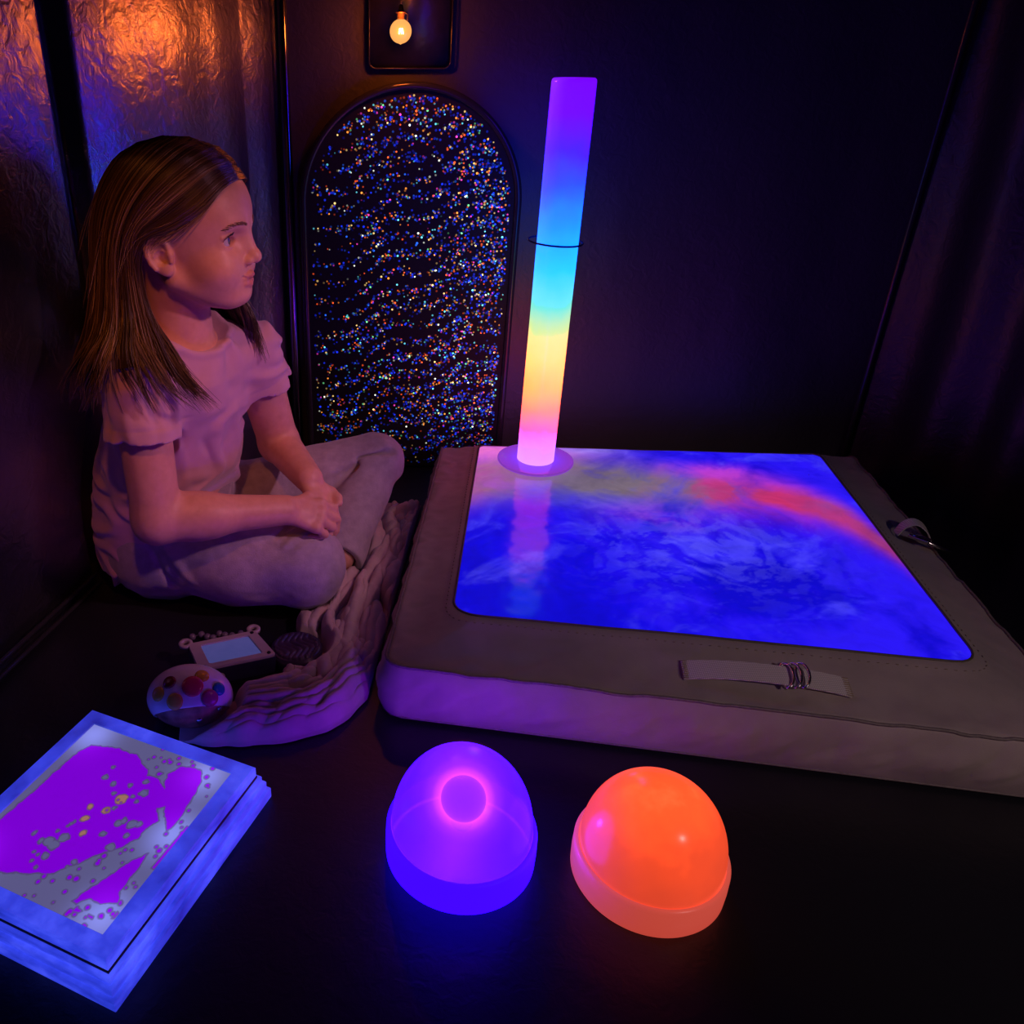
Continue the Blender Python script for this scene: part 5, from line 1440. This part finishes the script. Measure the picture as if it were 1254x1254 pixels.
mh = NT('light_brown_hair'); A = mh.attr('Col'); mh.l(A.outputs['Color'], mh.b.inputs['Base Color']); mh.set(Roughness=0.34)
mh.b.inputs['Specular IOR Level'].default_value = 0.6
hair = link('hair', me, mh.m, girl); hair.matrix_parent_inverse = GI

# ================================================================== BLANKET
ns, nt_ = 420, 190
pc = np.array([(0.080, 1.500), (0.060, 1.38), (0.010, 1.25), (-0.018, 1.12), (-0.030, 1.00), (-0.075, 0.915), (-0.165, 0.880), (-0.250, 0.868)])
pwl = np.array([0.050, 0.090, 0.095, 0.085, 0.078, 0.072, 0.050, 0.026])    # half width to the girl's side
pwr = np.array([0.045, 0.072, 0.078, 0.060, 0.050, 0.060, 0.046, 0.022])
path = catmull(pc, ns)
wl_ = np.interp(np.linspace(0, 7, ns), range(8), pwl); wr_ = np.interp(np.linspace(0, 7, ns), range(8), pwr)
Tn = np.gradient(path, axis=0); Tn /= np.linalg.norm(Tn, axis=1, keepdims=True)
Nn = np.stack([Tn[:, 1], -Tn[:, 0]], 1)         # towards the girl's side when walking to the front
S = np.linspace(0, 1, ns)[:, None]; T_ = np.linspace(-1, 1, nt_)[None, :]
wob = 1 + 0.55 * fbm(S * 11 + 0 * T_, T_ * 0 + (T_ > 0) * 5.0, 1.0, 3)
Wd = np.where(T_ > 0, wl_[:, None], wr_[:, None]) * wob
X_ = path[:, 0:1] + Nn[:, 0:1] * T_ * Wd; Y_ = path[:, 1:2] + Nn[:, 1:2] * T_ * Wd
env = np.clip(1 - np.abs(T_) ** 5, 0, 1) ** 0.40 * np.minimum(sstep(0, 0.05, S), sstep(1.0, 0.94, S))
hgt_s = np.interp(np.linspace(0, 7, ns), range(8), [0.042, 0.050, 0.050, 0.048, 0.046, 0.046, 0.042, 0.026])[:, None]
br = np.random.default_rng(21)
roll = np.zeros(X_.shape)
for q_ in range(124):
    s0_ = br.uniform(0.0, 0.97) if q_ < 62 else br.uniform(0.50, 0.95); t0_ = br.uniform(-0.9, 0.9) if q_ < 92 else br.uniform(-1.2, -0.45)
    i_ = int(s0_ * (ns - 1)); p_ = path[i_] + Nn[i_] * t0_ * (wl_[i_] if t0_ > 0 else wr_[i_])
    ang_ = math.atan2(Tn[i_, 1], Tn[i_, 0]) + br.normal(0, 0.30 if q_ < 92 else 0.38)
    bend_ = br.normal(0, 0.10); pts_ = [p_]
    for _ in range(6):
        ang_ += bend_ + br.normal(0, 0.10); pts_.append(pts_[-1] + np.array([math.cos(ang_), math.sin(ang_)]) * br.uniform(0.020, 0.042))
    wid = br.uniform(0.009, 0.021); hg = br.uniform(0.55, 1.0) * (0.75 + 0.25 * wid / 0.017)
    dmin = np.full(X_.shape, 9.0); tat = np.zeros(X_.shape)
    for k_ in range(6):
        (ax0, ay0), (ax1, ay1) = pts_[k_], pts_[k_ + 1]
        ex, ey = ax1 - ax0, ay1 - ay0
        tt_ = np.clip(((X_ - ax0) * ex + (Y_ - ay0) * ey) / (ex * ex + ey * ey), 0, 1)
        dd = np.hypot(X_ - ax0 - tt_ * ex, Y_ - ay0 - tt_ * ey)
        m_ = dd < dmin; dmin = np.where(m_, dd, dmin); tat = np.where(m_, (k_ + tt_) / 6, tat)
    wloc = wid * (0.45 + 0.75 * np.sin(np.pi * np.clip(tat, 0.04, 0.96)) ** 0.7)
    dmin = dmin + 0.0014 * fbm(X_ * 45, Y_ * 45, q_ * 0.7, 2)
    roll = np.maximum(roll, hg * np.sqrt(np.clip(1 - (dmin / wloc) ** 2, 0, 1)) * (0.55 + 0.45 * np.sin(np.pi * np.clip(tat, 0, 1)) ** 0.5))
roll = 0.82 * roll + 0.10 * np.abs(np.sin(np.pi * (T_ * 4 + 2.2 * fbm(X_ * 14, Y_ * 14, 9.0, 3) - 3 * S))) + 0.10 * fbm(X_ * 50, Y_ * 50, 2.0, 3)
Z_ = env * hgt_s * (0.07 + roll) + 0.0012
# keep clear of the mat's left side
edge_x = np.interp(Y_, [0.85, 0.893, 1.632], [0.022 - 0.03, 0.022 - 0.03, 0.160 - 0.03])
X_ = np.where((Y_ > 0.87) & (X_ > edge_x), edge_x - 0.003 * (X_ - edge_x), X_)
def tf_at(x, y, z, tf):
    i = [np.clip(np.rint((v_ - o_) / tf.h).astype(int), 0, n_ - 1) for v_, o_, n_ in zip((x, y, z), tf.lo, tf.n)]
    d = tf.d[i[0], i[1], i[2]]
    out = (x < tf.lo[0]) | (y < tf.lo[1]) | (x > tf.lo[0] + tf.h * (tf.n[0] - 1)) | (y > tf.lo[1] + tf.h * (tf.n[1] - 1))
    return np.where(out, 1.0, d)
for _ in range(40):
    Z_ = np.where((np.minimum(tf_at(X_, Y_, Z_, tf), tf_at(X_, Y_, Z_, bf)) < 0.005) & (Z_ > 0.0012), np.maximum(Z_ - 0.002, 0.0012), Z_)
for cx_, cy_, r_ in ((-0.239, 0.897, 0.062), (-0.105, 1.016, 0.041)):
    Z_ = np.minimum(Z_, 0.0004 + np.maximum(np.hypot(X_ - cx_, (Y_ - cy_) * (1.12 if r_ > 0.05 else 1.0)) - r_, 0) * 2.2)
M_blk = fabric('dusty_pink_cotton', (0.60, 0.46, 0.46), 0.8, 800, 0.2, 0.12, 30, 0.3)
blk = link('blanket', mesh_np('blanket', np.stack([X_, Y_, Z_], -1).reshape(-1, 3), grid_faces(ns, nt_)), M_blk)
md_ = blk.modifiers.new('thickness', 'SOLIDIFY'); md_.thickness = 0.0018; md_.offset = -1
tag(blk, 'crumpled dusty pink blanket bunched between the seated girl and the light mat', 'blanket')
